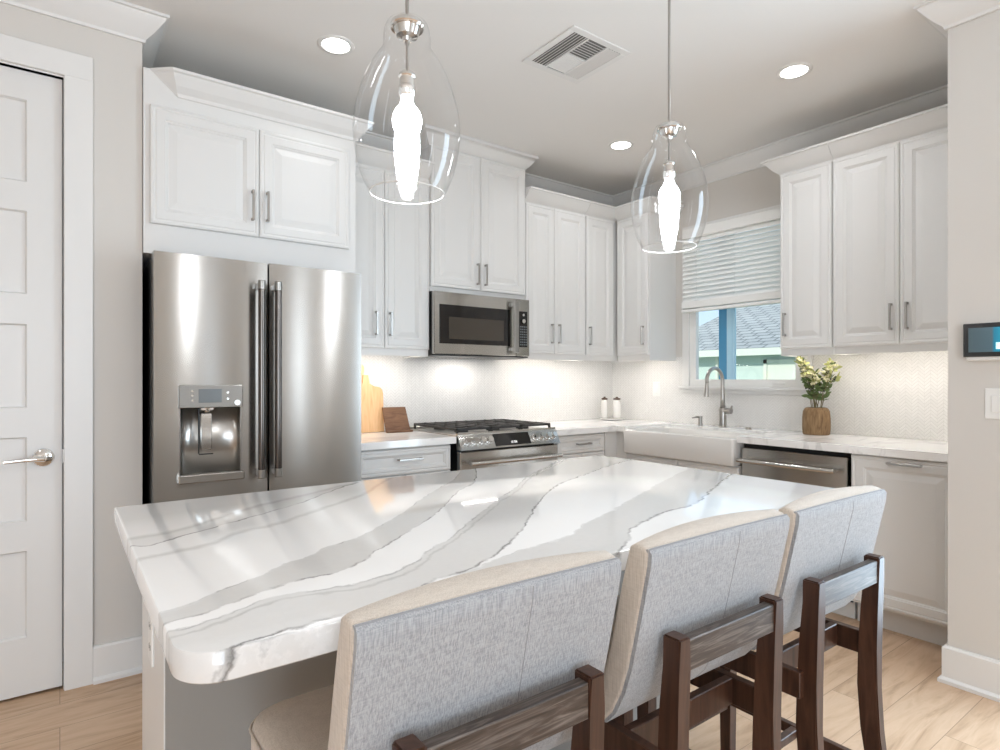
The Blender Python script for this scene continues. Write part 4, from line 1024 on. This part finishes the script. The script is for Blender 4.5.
# ------------------------------------------------------------------ small things on the counters
def board(name, pts, y, z0, th, m, label, cat, lean=.10):
    """outline in (x,z) extruded, leaning back on the wall"""
    bm = bmesh.new()
    a = [bm.verts.new((x, y + (z) * lean, z0 + z)) for x, z in pts]; b = [bm.verts.new((x, y + th + (z) * lean, z0 + z)) for x, z in pts]
    bm.faces.new(a); bm.faces.new(b[::-1])
    for i in range(len(pts)): bm.faces.new([a[i], a[(i + 1) % len(pts)], b[(i + 1) % len(pts)], b[i]])
    bmesh.ops.bevel(bm, geom=[e for e in bm.edges if abs(e.verts[0].co.y - e.verts[1].co.y) < th * .6 or True], offset=.002, segments=1, affect='EDGES')
    o = link(name, bm, m); return tag(o, label, cat, 'cutting boards beside the refrigerator')
arc = [(.5 + .5 * math.cos(R(a)), .5 * math.sin(R(a))) for a in range(0, 181, 15)]
x0, x1 = 1.440, 1.660
pts = [(x0, 0), (x1, 0), (x1, .245)] + [(x1 - .035 + .035 * math.cos(R(a)), .245 + .04 * math.sin(R(a))) for a in (30, 60, 90)] + [(1.595, .288), (1.568, .305), (1.563, .36), (1.530, .36), (1.525, .305), (1.503, .288), (x0 + .035, .285), (x0 + .01, .275), (x0, .245)]
board('cutting_board', pts, 3.490, CT1 + .002, .018, M['board'], 'light orange-toned wooden cutting board standing beside the refrigerator', 'cutting board', .07)
x0, x1 = 1.395, 1.575
pts = [(x0, 0), (x1, 0), (x1, .33), (x1 - .01, .345), (x1 - .03, .36), (1.552, .39), (1.550, .415), (1.540, .425), (x0 + .03, .425), (x0, .41)]
board('cutting_board', pts, 3.540, CT1 + .002, .010, M['board2'], 'taller yellow wooden cutting board behind the orange-toned one', 'cutting board', .030)
wbx = thing('wooden_stand', 'small dark brown wooden stand right of the cutting boards', 'stand', (1.722, 3.43, CT1 + .001), R(-1))
bm = bmesh.new(); v = [bm.verts.new(p) for p in [(-.083, -.02, 0), (.083, -.02, 0), (.074, .04, .155), (-.083, .04, .155), (-.083, -.006, 0), (.083, -.006, 0), (.074, .054, .155), (-.083, .054, .155)]]
for q in ((0, 1, 2, 3), (7, 6, 5, 4), (0, 4, 5, 1), (1, 5, 6, 2), (2, 6, 7, 3), (3, 7, 4, 0)): bm.faces.new([v[k] for k in q])
link('face_board', bm, M['boxwood'], wbx)
link('ledge', B((-.088, .088, -.045, -.015, 0, .012), bev=.002), M['boxwood'], wbx)
link('rear_leg', B((-.012, .012, .045, .075, 0, .10), bev=.002), M['boxwood'], wbx)
bm = bmesh.new(); lathe(bm, [(0, 0), (.05, 0), (.095, .006), (.100, .014), (.094, .014), (.05, .006), (0, .005)], n=40)
o = link('serving_plate', bm, M['ceramic'], smooth=True); o.location = (3.650, 3.410, CT1 + .0005); tag(o, 'white plate lying on the counter in the corner', 'plate')
def jar(loc, label, s):
    t = thing('canister', label, 'canister', loc, 0, 'white canisters in the corner')
    bm = bmesh.new(); lathe(bm, [(0, 0), (.026 * s, 0), (.030 * s, .01), (.030 * s, .13), (.026 * s, .147), (.020 * s, .150), (0, .150)], n=32); link('jar', bm, M['ceramic'], t, smooth=True)
    bm = bmesh.new(); lathe(bm, [(0, .150), (.027 * s, .150), (.028 * s, .162), (.010 * s, .166), (.009, .174), (0, .175)], n=28); link('lid', bm, M['darklid'], t, autos=40)
    return t
jar((3.625, 3.460, CT1 + .0155), 'white canister with a dark lid, the left one on the plate', .9)
jar((3.680, 3.375, CT1 + .0155), 'white canister with a dark lid, the right one on the plate', 1.05)

# vase and flowers
vx, vy = 3.690, 1.775
bm = bmesh.new(); lathe(bm, [(0, 0), (.070, 0), (.074, .006), (.077, .04), (.077, .10), (.073, .140), (.064, .157), (.056, .163), (.050, .160), (.048, .10), (0, .02)], n=48)
o = link('vase', bm, M['seagrass'], smooth=True); o.location = (vx, vy, CT1 + .0005); tag(o, 'round brown woven-looking vase on the counter', 'vase')
bq = thing('flower_bouquet', 'loose bouquet of cream flowers and green leaves in the brown vase', 'flowers', (vx, vy, CT1))
rnd = random.Random(11)
stems, leaves, leaves2, blooms, berries = (bmesh.new() for _ in range(5))
def leaf(bm, p, d, L, w):
    d = d.normalized(); a = d.cross(Vector((rnd.uniform(-1, 1), rnd.uniform(-1, 1), rnd.uniform(-.4, .4)))).normalized(); nn = d.cross(a)
    rows = [(0, .15), (.3, .9), (.55, 1.0), (.8, .6), (1, .02)]; prev = None
    for t, k in rows:
        c = p + d * L * t + nn * (-.12 * L * t * t); q = (bm.verts.new(c - a * w * k), bm.verts.new(c + nn * w * .25), bm.verts.new(c + a * w * k))
        if prev: bm.faces.new([prev[0], prev[1], q[1], q[0]]); bm.faces.new([prev[1], prev[2], q[2], q[1]])
        prev = q
for k in range(13):
    ang = 2 * math.pi * k / 13 + rnd.uniform(-.2, .2); sp = rnd.uniform(.03, .135)
    # spread mostly along the wall, two clumps left-high and right
    top = Vector((math.cos(ang) * min(sp, .09) - .01, math.sin(ang) * sp, rnd.uniform(.30, .445)))
    if k % 4 == 0: top = Vector((-.01, .09 + rnd.uniform(-.02, .03), .445))
    if k % 4 == 1: top = Vector((-.02, -.10 + rnd.uniform(-.03, .02), .40))
    b0 = Vector((math.cos(ang) * .02, math.sin(ang) * .02, .06)); c1 = b0 + Vector((0, 0, .12)); pts = bezier(b0, c1, top * .6 + Vector((0, 0, .13)), top, 10)
    tube(stems, pts, [.0025] * 5 + [.0018] * 6, 6)
    for i in range(4, 11):
        p = pts[i]
        for s in range(3):
            d = Vector((rnd.uniform(-1, 1), rnd.uniform(-1, 1), rnd.uniform(-.1, .9)))
            leaf(leaves if (i < 7 or rnd.random() < .25) else leaves2, p, d, rnd.uniform(.028, .048), rnd.uniform(.007, .012))
    if k % 3 != 2:
        for q in range(8):
            c = pts[-1 - q // 2] + Vector((rnd.uniform(-.022, .022), rnd.uniform(-.022, .022), rnd.uniform(-.02, .015)))
            for pz in range(6):
                leaf(blooms, c, Vector((math.cos(pz * 1.05), math.sin(pz * 1.05), .5)), .016, .006)
    for q in range(2):
        c = pts[rnd.randint(5, 9)] + Vector((rnd.uniform(-.03, .03), rnd.uniform(-.03, .03), 0))
        bmesh.ops.create_icosphere(berries, subdivisions=1, radius=.0065, matrix=Matrix.Translation(c))
link('stems', stems, M['stem'], bq, smooth=True)
o = link('foliage', leaves, M['leaf'], bq, smooth=True); o['label'] = 'dark green leaves'
o = link('foliage', leaves2, M['leaf2'], bq, smooth=True); o['label'] = 'yellow green leaves'
o = link('blossoms', blooms, M['bloom'], bq, smooth=True); o['label'] = 'cream blossoms'
o = link('berries', berries, M['berry'], bq, smooth=True); o['label'] = 'dark berries'
